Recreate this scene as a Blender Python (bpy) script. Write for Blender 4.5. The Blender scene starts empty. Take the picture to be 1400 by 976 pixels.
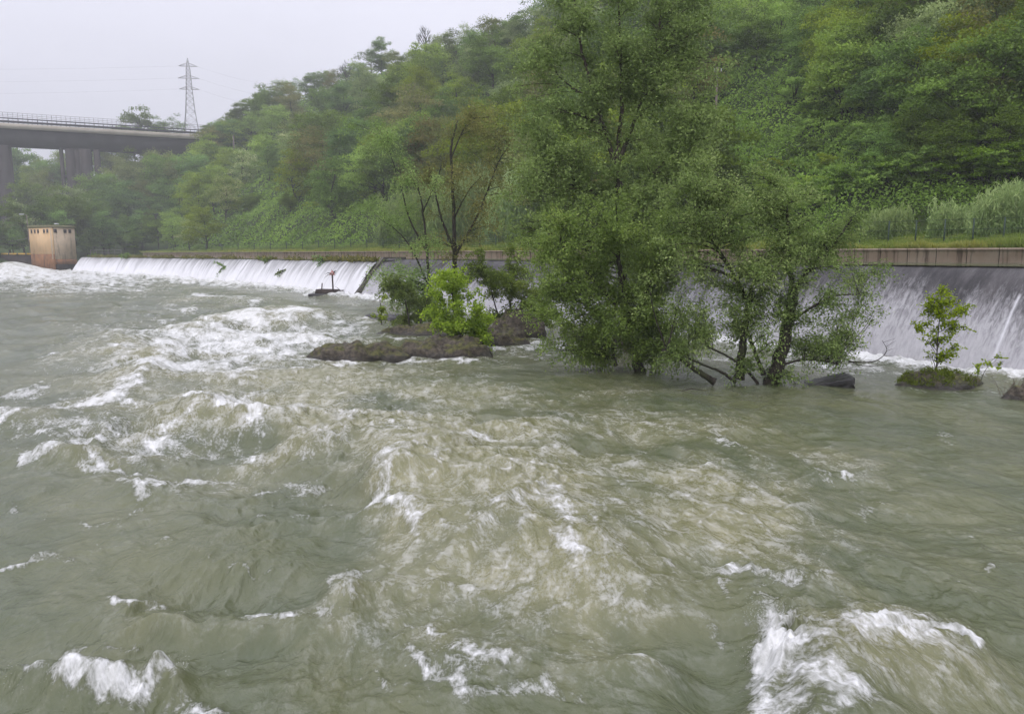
import bpy, math, random
import numpy as np
from mathutils import Vector

LEAFGAIN = (2.95, 2.66, 1.45)
rnd = random.Random(11)
rng = np.random.default_rng(11)
scene = bpy.context.scene
COL = scene.collection
PI = math.pi

# ------------------------------------------------------------------ camera model (measured on the photograph)
F, CX, CY, HOR, CAMZ = 1010.0, 700.0, 488.0, 347.0, 4.5
TH = math.atan((CY - HOR) / F)
CT, ST = math.cos(TH), math.sin(TH)


def ray(px, py):
    a = (px - CX) / F
    b = (CY - py) / F
    d = CT + b * ST
    return a / d, (-ST + b * CT) / d


def at(px, py, z=0.0):
    dx, dz = ray(px, py)
    Y = (z - CAMZ) / dz
    return np.array([dx * Y, Y, z])


def atY(px, py, Y):
    dx, dz = ray(px, py)
    return np.array([dx * Y, Y, CAMZ + dz * Y])


def ground_chart(x, y):
    """where a point of the level water lies as bearing / drop, a map scale of the river that is fine near the bank"""
    d = y * CT + CAMZ * ST
    return CX + F * x / d, CY - F * (y * ST - CAMZ * CT) / d


def sm(a, b, x):
    t = np.clip((np.asarray(x, float) - a) / (b - a), 0, 1)
    return t * t * (3 - 2 * t)


def pn(x, y, seed=0):
    """gradient noise, about -1..1"""
    x = np.asarray(x, float)
    y = np.asarray(y, float)
    xi = np.floor(x).astype(np.int64)
    yi = np.floor(y).astype(np.int64)
    fx, fy = x - xi, y - yi

    def g(ix, iy, dx, dy):
        h = (ix * 374761393 + iy * 668265263 + seed * 974634777) & 0xFFFFFFFF
        h = ((h ^ (h >> 13)) * 1274126177) & 0xFFFFFFFF
        h = h ^ (h >> 16)
        an = h * (2 * PI / 4294967296.0)
        return np.cos(an) * dx + np.sin(an) * dy
    u = fx * fx * fx * (fx * (fx * 6 - 15) + 10)
    w = fy * fy * fy * (fy * (fy * 6 - 15) + 10)
    a = g(xi, yi, fx, fy) * (1 - u) + g(xi + 1, yi, fx - 1, fy) * u
    b = g(xi, yi + 1, fx, fy - 1) * (1 - u) + g(xi + 1, yi + 1, fx - 1, fy - 1) * u
    return (a * (1 - w) + b * w) * 1.5


def fbm(x, y, seed=0, o=3, gain=0.5):
    s, amp = 0, 1
    for i in range(o):
        s = s + amp * pn(x, y, seed + i * 17)
        x, y, amp = x * 2.03, y * 2.03, amp * gain
    return s


# ------------------------------------------------------------------ object helpers
def tag(o, label=None, cat=None, group=None, kind=None):
    if label: o['label'] = label
    if cat: o['category'] = cat
    if group: o['group'] = group
    if kind: o['kind'] = kind
    return o


def empty(name, loc, label, cat, group=None):
    o = bpy.data.objects.new(name, None)
    o.empty_display_size = 0.2
    o.location = loc
    COL.objects.link(o)
    return tag(o, label, cat, group)


class Geo:
    def __init__(self):
        self.V, self.Fc, self.n, self.T = [], {}, 0, []

    def add(self, V, faces, tint=None):
        V = np.asarray(V, float).reshape(-1, 3)
        for Fa in (faces if isinstance(faces, list) else [faces]):
            Fa = np.asarray(Fa, np.int64)
            if len(Fa):
                self.Fc.setdefault(Fa.shape[1], []).append(Fa + self.n)
        self.V.append(V)
        self.T.append(np.full(len(V), 0.5) if tint is None else np.asarray(tint, float))
        self.n += len(V)
        return self

    def box(self, c, s, rot=0.0, taper=1.0):
        """c centre of the base, s full sizes"""
        x, y, z = s[0] / 2, s[1] / 2, s[2]
        P = np.array([[-x, -y, 0], [x, -y, 0], [x, y, 0], [-x, y, 0], [-x * taper, -y * taper, z], [x * taper, -y * taper, z], [x * taper, y * taper, z], [-x * taper, y * taper, z]])
        ca, sa = math.cos(rot), math.sin(rot)
        R = np.array([[ca, -sa, 0], [sa, ca, 0], [0, 0, 1]])
        return self.add(P @ R.T + np.asarray(c), BOXF)

    def hexa(self, bottom, top):
        """two quads of four points, counter-clockwise seen from above"""
        return self.add(np.array(list(bottom) + list(top)), BOXF)

    def tube(self, pts, radii, sides=6, cap=True):
        P = np.asarray(pts, float)
        R = np.broadcast_to(np.asarray(radii, float), (len(P),)).copy()
        if cap:
            P = np.vstack([P[:1], P, P[-1:]])
            R = np.concatenate([[1e-4], R, [1e-4]])
        t = np.gradient(P, axis=0)
        t[0], t[-1] = t[1 if cap else 0], t[-2 if cap else -1]
        if cap:
            t[0] = P[2] - P[1]; t[1] = t[0]; t[-1] = P[-2] - P[-3]; t[-2] = t[-1]
        t /= np.linalg.norm(t, axis=1, keepdims=True) + 1e-12
        ref = np.array([0.31, 0.95, 0.05]) if abs(t[:, 2]).mean() > 0.6 else np.array([0.05, 0.1, 1.0])
        a = np.cross(t, ref); a /= np.linalg.norm(a, axis=1, keepdims=True) + 1e-12
        b = np.cross(t, a)
        an = np.arange(sides) * 2 * PI / sides
        V = P[:, None] + R[:, None, None] * (np.cos(an)[None, :, None] * a[:, None] + np.sin(an)[None, :, None] * b[:, None])
        n = len(P)
        i = np.arange(n - 1)[:, None] * sides
        k = np.arange(sides)[None]
        k2 = (k + 1) % sides
        Fq = np.stack([i + k, i + k2, i + sides + k2, i + sides + k], -1).reshape(-1, 4)
        return self.add(V.reshape(-1, 3), Fq)

    def build(self, name, mat, parent=None, smooth=False, origin=None, attrs=None):
        V = np.vstack(self.V)
        if origin is not None:
            V = V - np.asarray(origin)
        o = mesh_obj(name, V, {k: np.vstack(f) for k, f in self.Fc.items()}, mat, parent, smooth, dict(attrs or {}, tint=np.concatenate(self.T)))
        if origin is not None and parent is None:
            o.location = origin
        return o


BOXF = np.array([[0, 3, 2, 1], [4, 5, 6, 7], [0, 1, 5, 4], [1, 2, 6, 5], [2, 3, 7, 6], [3, 0, 4, 7]])


def mesh_obj(name, V, Fd, mat, parent=None, smooth=False, attrs=None):
    me = bpy.data.meshes.new(name)
    V = np.ascontiguousarray(V, dtype=np.float32)
    me.vertices.add(len(V))
    me.vertices.foreach_set('co', V.ravel())
    loops, starts, tot, pos = [], [], [], 0
    for k, Fa in Fd.items():
        loops.append(Fa.ravel())
        starts.append(pos + np.arange(len(Fa)) * k)
        tot.append(np.full(len(Fa), k))
        pos += Fa.size
    loops = np.concatenate(loops).astype(np.int32)
    starts = np.concatenate(starts).astype(np.int32)
    tot = np.concatenate(tot).astype(np.int32)
    me.loops.add(len(loops))
    me.loops.foreach_set('vertex_index', loops)
    me.polygons.add(len(starts))
    me.polygons.foreach_set('loop_start', starts)
    me.polygons.foreach_set('loop_total', tot)
    if smooth:
        me.polygons.foreach_set('use_smooth', np.ones(len(starts), bool))
    me.update(calc_edges=True)
    for an, arr in (attrs or {}).items():
        arr = np.asarray(arr, np.float32)
        if arr.ndim == 1:
            me.attributes.new(an, 'FLOAT', 'POINT').data.foreach_set('value', arr)
        else:
            me.attributes.new(an, 'FLOAT_VECTOR', 'POINT').data.foreach_set('vector', arr.ravel())
    if mat:
        me.materials.append(mat)
    o = bpy.data.objects.new(name, me)
    COL.objects.link(o)
    if parent is not None:
        o.parent = parent
    return o


def grid_faces(nr, nc):
    i = np.arange(nr - 1)[:, None] * nc + np.arange(nc - 1)[None]
    return np.stack([i, i + 1, i + nc + 1, i + nc], -1).reshape(-1, 4)


def nrm(a):
    return a / (np.linalg.norm(a, axis=-1, keepdims=True) + 1e-9)


def leaf_quads(g, c, d, n, L, W, tint, fold=0.0):
    """diamond leaves: centre c, long direction d, normal n"""
    d = nrm(d)
    s = nrm(np.cross(n, d))
    m = np.cross(d, s)
    L = np.broadcast_to(L, (len(c),))[:, None]
    W = np.broadcast_to(W, (len(c),))[:, None]
    V = np.stack([c - d * L * .5, c + s * W * .5 - d * L * .06 + m * W * fold, c + d * L * .5, c - s * W * .5 - d * L * .06 + m * W * fold], 1).reshape(-1, 3)
    Fq = np.arange(len(c) * 4).reshape(-1, 4)
    g.add(V, Fq, np.repeat(np.broadcast_to(tint, (len(c),)), 4))


# ------------------------------------------------------------------ materials
class NT:
    def __init__(self, name):
        self.m = bpy.data.materials.new(name)
        self.m.use_nodes = True
        self.t = self.m.node_tree
        self.t.nodes.clear()
        self.out = self.t.nodes.new('ShaderNodeOutputMaterial')

    def n(self, typ, **kw):
        nd = self.t.nodes.new('ShaderNode' + typ)
        for k, v in kw.items():
            if k.startswith('i_'):
                self.put(nd.inputs[k[2:]] if not k[2:].isdigit() else nd.inputs[int(k[2:])], v)
            else:
                setattr(nd, k, v)
        return nd

    def put(self, sock, v):
        if hasattr(v, 'is_output') or isinstance(v, bpy.types.NodeSocket):
            self.t.links.new(v, sock)
        else:
            if isinstance(v, (tuple, list)) and len(v) == 3 and sock.type == 'RGBA':
                v = (*v, 1)
            sock.default_value = v

    def math(self, op, a, b=0.0, c=0.0, clamp=False):
        nd = self.n('Math', operation=op, use_clamp=clamp)
        for i, v in enumerate((a, b, c)):
            self.put(nd.inputs[i], v)
        return nd.outputs[0]

    def mix(self, f, a, b, blend='MIX'):
        nd = self.n('Mix', data_type='RGBA', blend_type=blend)
        self.put(nd.inputs[0], f); self.put(nd.inputs[6], a); self.put(nd.inputs[7], b)
        return nd.outputs[2]

    def attr(self, name, vec=False):
        nd = self.n('Attribute', attribute_name=name)
        return nd.outputs['Vector' if vec else 'Fac']

    def coord(self, which='Object'):
        return self.n('TexCoord').outputs[which]

    def map(self, v, scale=(1, 1, 1), loc=(0, 0, 0), rot=(0, 0, 0)):
        nd = self.n('Mapping')
        self.put(nd.inputs['Vector'], v)
        nd.inputs['Scale'].default_value = scale
        nd.inputs['Location'].default_value = loc
        nd.inputs['Rotation'].default_value = rot
        return nd.outputs[0]

    def noise(self, v, scale=1.0, detail=4, rough=.55, dist=0.0, dims='3D'):
        nd = self.n('TexNoise', noise_dimensions=dims)
        self.put(nd.inputs['Vector'], v)
        nd.inputs['Scale'].default_value = scale
        nd.inputs['Detail'].default_value = detail
        nd.inputs['Roughness'].default_value = rough
        nd.inputs['Distortion'].default_value = dist
        return nd.outputs[0]

    def rng(self, v, a, b, c=0.0, d=1.0, smooth=True):
        nd = self.n('MapRange', interpolation_type='SMOOTHSTEP' if smooth else 'LINEAR')
        for i, x in enumerate((v, a, b, c, d)):
            self.put(nd.inputs[i], x)
        return nd.outputs[0]

    def ramp(self, v, stops):
        nd = self.n('ValToRGB')
        self.put(nd.inputs[0], v)
        e = nd.color_ramp.elements
        while len(e) < len(stops):
            e.new(0.5)
        for el, (p, c) in zip(e, stops):
            el.position = p
            el.color = (*c, 1) if len(c) == 3 else c
        return nd.outputs[0]

    def bump(self, h, strength=.3, dist=.05, normal=None):
        nd = self.n('Bump')
        self.put(nd.inputs['Height'], h)
        nd.inputs['Strength'].default_value = strength
        nd.inputs['Distance'].default_value = dist
        if normal is not None:
            self.put(nd.inputs['Normal'], normal)
        return nd.outputs[0]

    def bsdf(self, color, rough=.7, spec=.4, normal=None, metal=0.0):
        b = self.n('BsdfPrincipled')
        self.put(b.inputs['Base Color'], color)
        self.put(b.inputs['Roughness'], rough)
        self.put(b.inputs['Specular IOR Level'], spec)
        b.inputs['Metallic'].default_value = metal
        if normal is not None:
            self.put(b.inputs['Normal'], normal)
        return b.outputs[0]

    def surf(self, s):
        self.t.links.new(s, self.out.inputs['Surface'])
        return self.m


def leaf_mat(name, dark, base, light, trans=.42, hue=.03, spec=.12, rough=.55):
    t = NT(name)
    dark, base, light = (tuple(v * k for v, k in zip(c, LEAFGAIN)) for c in (dark, base, light))
    tint = t.attr('tint')
    col = t.ramp(tint, [(0.0, dark), (0.5, base), (1.0, light)])
    oi = t.n('ObjectInfo').outputs['Random']
    hs = t.n('HueSaturation')
    t.put(hs.inputs['Hue'], t.math('MULTIPLY_ADD', oi, hue, .5 - hue / 2))
    t.put(hs.inputs['Value'], t.math('MULTIPLY_ADD', oi, .6, .70))
    t.put(hs.inputs['Saturation'], t.math('MULTIPLY_ADD', oi, -.2, 1.05))
    t.put(hs.inputs['Color'], col)
    c = hs.outputs[0]
    p = t.bsdf(c, rough, spec)
    tr = t.n('BsdfTranslucent')
    t.put(tr.inputs['Color'], t.mix(.5, c, (.30, .42, .06), 'MIX') if trans > .5 else c)
    mx = t.n('MixShader')
    mx.inputs[0].default_value = trans
    t.t.links.new(p, mx.inputs[1]); t.t.links.new(tr.outputs[0], mx.inputs[2])
    return t.surf(mx.outputs[0])


def plain(name, a, b=None, scale=2.0, rough=.7, spec=.3, bump=.2, stretch=(1, 1, 1), metal=0.0):
    t = NT(name)
    v = t.map(t.coord(), stretch)
    n = t.noise(v, scale, 6, .6)
    col = t.mix(t.rng(n, .35, .65), a, b or tuple(x * .7 for x in a))
    return t.surf(t.bsdf(col, rough, spec, t.bump(n, bump, .05) if bump else None, metal))
HAZE, SKYB, EXPO = 0.0006, 10.2, 0.03
# ------------------------------------------------------------------ the materials of the place
M = {}
M['leaf_mid'] = leaf_mat('leaf_mid_green', (.030, .055, .014), (.055, .100, .022), (.085, .150, .034))
M['leaf_dark'] = leaf_mat('leaf_dark_green', (.022, .042, .013), (.040, .076, .020), (.062, .108, .028))
M['leaf_yellow'] = leaf_mat('leaf_yellow_green', (.055, .085, .012), (.095, .150, .020), (.150, .215, .034))
M['leaf_grey'] = leaf_mat('leaf_grey_green', (.045, .066, .032), (.075, .106, .052), (.120, .155, .085))
M['leaf_brown'] = leaf_mat('leaf_olive_brown', (.042, .050, .020), (.072, .082, .030), (.112, .108, .050))
M['leaf_blossom'] = leaf_mat('leaf_with_blossom', (.045, .075, .020), (.085, .125, .035), (.22, .235, .20))
M['leaf_willow'] = leaf_mat('leaf_willow', (.040, .068, .024), (.071, .118, .038), (.125, .175, .074), .42, .02)
M['leaf_willow_grey'] = leaf_mat('leaf_willow_silvery', (.040, .068, .030), (.071, .112, .045), (.155, .205, .122), .42, .02)
M['leaf_poplar'] = leaf_mat('leaf_poplar', (.037, .059, .022), (.070, .107, .038), (.110, .155, .066), .45, .02)
M['leaf_lime'] = leaf_mat('leaf_fresh_lime', (.052, .092, .007), (.104, .166, .010), (.155, .225, .020), .48, .02)
M['leaf_reed'] = leaf_mat('leaf_reed', (.056, .100, .066), (.110, .170, .112), (.165, .225, .160), .35, .01)
M['leaf_under'] = leaf_mat('leaf_undergrowth', (.034, .066, .012), (.062, .118, .020), (.105, .178, .032), .35, .0)
M['leaf_gold'] = leaf_mat('leaf_golden', (.09, .08, .012), (.15, .135, .02), (.20, .18, .03))
M['grass'] = leaf_mat('grass_blades', (.040, .070, .015), (.066, .100, .024), (.105, .118, .036), .3, .0)
M['dead'] = plain('dead_twigs', (.16, .11, .08), (.09, .065, .05), 3, .85, .1, 0)
M['moss_grass'] = leaf_mat('island_grass', (.026, .042, .008), (.050, .074, .012), (.082, .105, .026), .3, .0)


def bark(name, a, b):
    t = NT(name)
    v = t.map(t.coord(), (6, 6, 1.6))
    n = t.noise(v, 2.5, 8, .7)
    moss = t.rng(t.noise(t.coord(), 1.1, 4), .48, .62)
    col = t.mix(t.rng(n, .35, .65), a, b)
    col = t.mix(t.math('MULTIPLY', moss, .6), col, (.040, .050, .018))
    return t.surf(t.bsdf(col, .8, .25, t.bump(n, .6, .04)))


M['bark'] = bark('bark_wet', (.020, .016, .013), (.060, .050, .040))
M['bark_pale'] = bark('bark_pale', (.040, .031, .024), (.105, .085, .066))

# soil and leaf litter of the slope, mostly hidden under green
t = NT('hillside_earth')
p = t.coord()
n1 = t.noise(p, .35, 6, .6)
n2 = t.noise(p, 2.2, 6, .65)
c = t.mix(t.rng(n1, .38, .62), (.030, .052, .014), (.052, .080, .020))
c = t.mix(t.rng(n2, .52, .7), c, (.052, .050, .028))
M['earth'] = t.surf(t.bsdf(c, .9, .1, t.bump(n2, .7, .3)))

t = NT('far_ground')
c = t.mix(t.noise(t.coord(), .02, 5), (.05, .075, .03), (.08, .08, .045))
M['ground'] = t.surf(t.bsdf(c, .9, .1))

# mossy wet rock
t = NT('mossy_rock')
p = t.coord()
n1 = t.noise(p, 1.3, 8, .65)
n2 = t.noise(p, 6.0, 8, .7)
geo = t.n('NewGeometry')
sep = t.n('SeparateXYZ'); t.put(sep.inputs[0], geo.outputs['Normal'])
pos = t.n('SeparateXYZ'); t.put(pos.inputs[0], geo.outputs['Position'])
c = t.mix(t.rng(n2, .3, .7), (.026, .022, .018), (.135, .112, .086))
mossf = t.math('MULTIPLY', t.rng(t.math('ADD', sep.outputs[2], t.math('MULTIPLY', t.math('SUBTRACT', n1, .5), 4.2)), .58, 1.12), .85)
c = t.mix(mossf, c, t.mix(t.rng(n2, .35, .65), (.040, .044, .014), (.130, .126, .034)))
wet = t.rng(t.math('ADD', pos.outputs[2], t.math('MULTIPLY', t.math('SUBTRACT', n2, .5), .5)), .30, .08)
c = t.mix(t.math('MULTIPLY', wet, .7), c, (.016, .014, .012))
M['rock'] = t.surf(t.bsdf(c, t.math('MULTIPLY_ADD', wet, -.55, .85), .4, t.bump(t.math('ADD', n1, t.math('MULTIPLY', n2, .5)), .9, .15)))
M['rock_dark'] = plain('dark_wet_rock', (.030, .027, .026), (.012, .011, .011), 3, .35, .5, .7)
M['slab'] = plain('old_concrete_slab', (.115, .105, .085), (.050, .046, .036), 5, .8, .3, .6)

# canal wall: stained concrete with drip streaks and bay joints
t = NT('stained_wall')
p = t.attr('wuv', True)                                   # metres along, metres up
n1 = t.noise(t.map(p, (2.1, .16, 1)), 1.0, 6, .65)
n2 = t.noise(p, .5, 5, .6)
c = t.mix(t.rng(n2, .35, .65), (.56, .41, .32), (.66, .53, .43))
c = t.mix(t.math('MULTIPLY', t.rng(n1, .50, .64), .75), c, (.12, .085, .066))
sx = t.n('SeparateXYZ'); t.put(sx.inputs[0], p)
joint = t.rng(t.math('ABSOLUTE', t.math('SUBTRACT', t.math('FRACT', t.math('DIVIDE', sx.outputs[0], 1.7)), .5)), .482, .494)
c = t.mix(joint, c, (.05, .038, .03))
top = t.rng(t.math('ADD', sx.outputs[1], t.math('MULTIPLY', t.math('SUBTRACT', n1, .5), .5)), .66, .86)
c = t.mix(t.math('MULTIPLY', top, .55), c, (.10, .085, .055))
M['wall'] = t.surf(t.bsdf(c, .85, .2, t.bump(n1, .3, .03)))

# concrete spillway under a thin sheet of water: wuv = (metres along, 0 at the lip .. 1 at the foot)
t = NT('wet_spillway')
p = t.attr('wuv', True)
sx = t.n('SeparateXYZ'); t.put(sx.inputs[0], p)
s = sx.outputs[1]
st1 = t.noise(t.map(p, (2.3, 1.5, 1)), 1.0, 8, .70, .35)
st2 = t.noise(t.map(p, (.30, .6, 1), (7, 0, 0)), 1.0, 5, .6)
st3 = t.noise(t.map(p, (8.0, 14, 1), (3, 1, 0)), 1.0, 6, .72, .5)
w = t.math('ADD', t.math('MULTIPLY', s, 1.65), t.math('ADD', t.math('MULTIPLY', t.math('SUBTRACT', st1, .5), .95), t.math('MULTIPLY', t.math('SUBTRACT', st2, .5), .9)))
w = t.math('ADD', w, t.math('MULTIPLY', t.math('SUBTRACT', st3, .5), .95))
veil = t.rng(w, .48, 1.30)
stain = t.noise(t.map(p, (1.1, 1.4, 1)), 1.0, 6, .65)
dark = t.mix(t.rng(stain, .35, .65), (.040, .038, .040), (.115, .108, .11))
c = t.mix(t.math('MULTIPLY', veil, .88), dark, (.52, .512, .53))
c = t.mix(.75, c, t.mix(t.rng(t.math('ADD', st3, t.math('MULTIPLY', st1, .5)), .50, .95), (.62, .61, .63), (1, 1, 1)), 'MULTIPLY')
jet = t.math('MULTIPLY', t.attr('jet'), .6)
c = t.mix(t.math('MULTIPLY', jet, t.rng(st1, .3, .5, .55, 1.0)), c, (.86, .86, .90))
M['spill'] = t.surf(t.bsdf(c, t.math('MULTIPLY_ADD', veil, .1, .55), .22, t.bump(t.math('ADD', st1, st3), .35, .10)))

# white curtain of falling water
t = NT('falling_water')
p = t.attr('wuv', True)
sx = t.n('SeparateXYZ'); t.put(sx.inputs[0], p)
s = sx.outputs[1]
st1 = t.noise(t.map(p, (1.25, .75, 1)), 1.0, 8, .68, .3)
st2 = t.noise(t.map(p, (.35, .2, 1), (5, 0, 0)), 1.0, 4, .6)
k = t.math('ADD', t.math('MULTIPLY', s, .55), t.math('ADD', st1, t.math('MULTIPLY', st2, .45)))
white = t.rng(k, .62, 1.18)
c = t.mix(white, (.17, .168, .170), (.76, .755, .775))
tongue = t.math('SUBTRACT', t.noise(t.map(p, (1.1, 1.0, 1), (0, 9, 0)), 1.0, 5, .7), t.math('MULTIPLY', s, 1.5))
c = t.mix(t.rng(tongue, .30, .42), c, (.050, .048, .046))
M['fall'] = t.surf(t.bsdf(c, .7, .2, t.bump(st1, .5, .15)))

# upstream water
t = NT('calm_water')
p = t.coord()
n = t.noise(t.map(p, (1, 1, 1)), .8, 5, .6)
c = t.mix(t.rng(t.noise(p, .15, 4), .35, .65), (.080, .092, .056), (.115, .122, .082))
M['calm'] = t.surf(t.bsdf(c, .14, .5, t.bump(n, .25, .08)))

# ------------------------------------------------------------------ the river
t = NT('rapids_water')
fl = t.attr('flow', True)                                  # metres, drawn along the current
foam = t.attr('foam')
aer_shade = t.attr('aer_shade')
p = t.coord()
L1 = t.noise(t.map(fl, (.95, .70, 1)), 1.0, 6, .60, .8)
L2 = t.noise(t.map(fl, (3.2, 2.2, 1), (3, 5, 0)), 1.0, 8, .66, .5)
L3 = t.noise(t.map(fl, (15, 10, 1), (3, 5, 0)), 1.0, 6, .74, .2)
Na = t.noise(t.map(fl, (.75, .55, 1), (11, 4, 0)), 1.0, 5, .58, .9)
Nb = t.noise(t.map(fl, (2.1, 1.5, 1), (2, 14, 0)), 1.0, 5, .6, .7)
Nc = t.noise(t.map(fl, (5.2, 3.4, 1), (9, 1, 0)), 1.0, 4, .62, .5)
ridge = lambda n, k: t.math('MAXIMUM', t.math('SUBTRACT', 1.0, t.math('MULTIPLY', t.math('ABSOLUTE', t.math('SUBTRACT', n, .5)), k)), 0.0)
lace = t.math('MAXIMUM', t.math('MULTIPLY', ridge(Na, 15), .95), t.math('MAXIMUM', t.math('MULTIPLY', ridge(Nb, 12), .8), t.math('MULTIPLY', ridge(Nc, 9), .5)))
grain = t.rng(t.math('ADD', L3, t.math('MULTIPLY', t.math('SUBTRACT', L2, .5), 1.2)), .36, .72)
tear = t.math('ADD', t.math('MULTIPLY', t.math('SUBTRACT', L2, .5), 1.5), t.math('MULTIPLY', t.math('SUBTRACT', L3, .5), 1.5))
tear = t.math('ADD', tear, t.math('MULTIPLY', t.math('SUBTRACT', L1, .5), .7))
solid = t.rng(t.math('ADD', t.math('MULTIPLY', foam, 1.05), tear), .32, 1.0)
film = t.math('MULTIPLY', t.math('MULTIPLY', t.math('MAXIMUM', t.math('MULTIPLY', lace, .75), t.attr('lacev')), grain), t.rng(aer_shade, .10, .85, .06, .66))
fleck = t.math('MULTIPLY', t.rng(t.math('ADD', L3, t.math('MULTIPLY', L2, .7)), 1.0, 1.16), t.rng(aer_shade, .0, .8, .12, .42))
white = t.math('MAXIMUM', solid, t.math('MAXIMUM', film, fleck))
deep = t.mix(t.rng(t.noise(t.map(fl, (.35, .25, 1)), 1.0, 4, .6), .35, .65), (.080, .096, .047), (.116, .124, .058))
milky = t.mix(t.rng(L2, .35, .65), (.170, .168, .078), (.250, .235, .125))
body = t.mix(t.rng(t.math('ADD', aer_shade, t.math('MULTIPLY', t.math('SUBTRACT', L1, .5), 1.1)), .05, 1.15, 0, 1), deep, milky)
white = t.math('MULTIPLY', white, t.math('MULTIPLY_ADD', grain, .30, .70))
c = t.mix(white, body, (.76, .76, .75))
rp = t.math('ADD', t.math('MULTIPLY', t.noise(t.map(fl, (1.9, 1.3, 1)), 1.0, 7, .62, .6), 1.0), t.math('MULTIPLY', t.noise(t.map(fl, (9, 6.5, 1)), 1.0, 5, .6, .3), .28))
bp = t.bump(t.math('ADD', rp, t.math('MULTIPLY', white, .35)), .55, .16)
ro = t.math('MULTIPLY_ADD', white, .45, t.math('MULTIPLY_ADD', aer_shade, .10, .16))
M['river'] = t.surf(t.bsdf(c, ro, .42, bp))

# buildings and metal
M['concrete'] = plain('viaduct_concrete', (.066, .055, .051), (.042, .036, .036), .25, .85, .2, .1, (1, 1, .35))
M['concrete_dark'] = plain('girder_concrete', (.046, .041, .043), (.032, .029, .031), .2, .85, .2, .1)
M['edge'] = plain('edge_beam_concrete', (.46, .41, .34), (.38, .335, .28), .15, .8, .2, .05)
M['steel_dark'] = plain('painted_dark_steel', (.050, .050, .062), (.036, .036, .045), 1, .55, .4, 0)
M['steel'] = plain('galvanised_steel', (.17, .15, .165), (.13, .115, .125), 1, .55, .4, 0, metal=.3)
M['rust'] = plain('rusty_iron', (.060, .042, .036), (.034, .028, .026), 5, .8, .3, .2)
M['green_post'] = plain('green_fence_post', (.030, .055, .034), (.022, .042, .026), 3, .6, .4, 0)
M['pole'] = plain('weathered_pole', (.20, .165, .145), (.13, .105, .09), 1.5, .85, .2, .1, (1, 1, .2))


def plaster(name, a, b, stain, zdark=None):
    t = NT(name)
    p = t.coord()
    n1 = t.noise(t.map(p, (1.1, 1.1, .16)), 1.0, 6, .65)
    n2 = t.noise(p, .9, 6, .65)
    c = t.mix(t.rng(n2, .35, .65), a, b)
    c = t.mix(t.math('MULTIPLY', t.rng(n1, .52, .68), .7), c, stain)
    return t.surf(t.bsdf(c, .85, .2, t.bump(n2, .3, .05)))


M['plaster'] = plaster('ochre_plaster', (.72, .49, .27), (.66, .46, .26), (.48, .31, .16))
M['plaster_worn'] = plaster('worn_plaster', (.56, .44, .31), (.48, .38, .27), (.20, .165, .125))
M['plaster_rust'] = plaster('rust_stained_plaster', (.30, .14, .06), (.20, .105, .055), (.07, .045, .035))
M['base_dark'] = plaster('dark_wet_base', (.060, .046, .040), (.035, .029, .027), (.02, .018, .018))
M['window'] = plain('dark_window', (.016, .015, .018), (.010, .010, .012), 1, .35, .5, 0)
M['roofing'] = plain('mossy_roofing', (.22, .20, .10), (.15, .15, .08), 1, .9, .1, .2)
M['yellow'] = plain('yellow_paint', (.55, .34, .05), (.46, .28, .05), 1, .6, .3, 0)
M['lamp_white'] = plain('white_lamp_housing', (.72, .72, .74), (.62, .62, .64), 1, .5, .4, 0)
M['sign_red'] = plain('faded_red_sign', (.42, .12, .10), (.34, .09, .075), 4, .5, .4, 0)
M['sign_pale'] = plain('pale_sign_face', (.46, .34, .33), (.40, .29, .28), 6, .5, .4, 0)
# ------------------------------------------------------------------ weir-aligned coordinates: u runs up river along the weir, w across it into the hill
A0 = np.array([18.7, 27.0])
UD = np.array([-.613, .790])
WD = np.array([.790, .613])


def uw(x, y):
    return (x - A0[0]) * UD[0] + (y - A0[1]) * UD[1], (x - A0[0]) * WD[0] + (y - A0[1]) * WD[1]


def xy(u, w):
    return A0[0] + u * UD[0] + w * WD[0], A0[1] + u * UD[1] + w * WD[1]


WALL_W = 17.0


def tz(x, y):
    """height of the wooded valley side"""
    x = np.asarray(x, float); y = np.asarray(y, float)
    u, w = uw(x, y)
    s = np.clip(w - 24.5, 0, None)
    slope = .70 * (1 + .12 * sm(110, 220, u) + .02 * sm(250, 400, u))
    run = 84 + 4 * pn(u / 37, u * 0 + .5, 5)
    hill = slope * (np.minimum(s, run) + .0 * s) - .25 * np.clip(s - run, 0, 90)
    toe = sm(0, 9, s)
    hill = hill * (.55 + .45 * toe)
    z = 4.72 + .10 * np.clip(w - WALL_W, 0, 7.5) + hill
    z = z + sm(2, 16, s) * (2.6 * pn(u / 21, w / 17, 1) + 1.1 * pn(u / 8, w / 7, 2))
    # far bank beyond the end of the weir, rising slowly up the valley
    far = sm(222, 236, u)
    zb = 4.2 + .10 * np.clip(y - 215, 0, 200) + 1.2 * pn(x / 14, y / 14, 8)
    z = np.where(w < WALL_W, np.where(u > 215, -2 + far * (zb + 2), -2.0), np.maximum(z, far * zb))

    def bump(px, Y, h, r):
        bx = ray(px, 347)[0] * Y
        return h * np.exp(-((x - bx) ** 2 + (y - Y) ** 2) / (r * r))
    k = np.where(u > 150, 1.0, 0.0)
    z = z + k * (bump(205, 365, 20, 36) + bump(316, 308, 15, 24) + bump(165, 300, 8, 34) + bump(40, 400, 20, 60))
    return z


def sheet(name, us, ws, mat, kind='structure'):
    U, W = np.meshgrid(us, ws)
    x, y = xy(U.ravel(), W.ravel())
    V = np.stack([x, y, tz(x, y)], 1)
    o = mesh_obj(name, V, {4: grid_faces(len(ws), len(us))}, mat, smooth=True)
    return tag(o, kind=kind)


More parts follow.
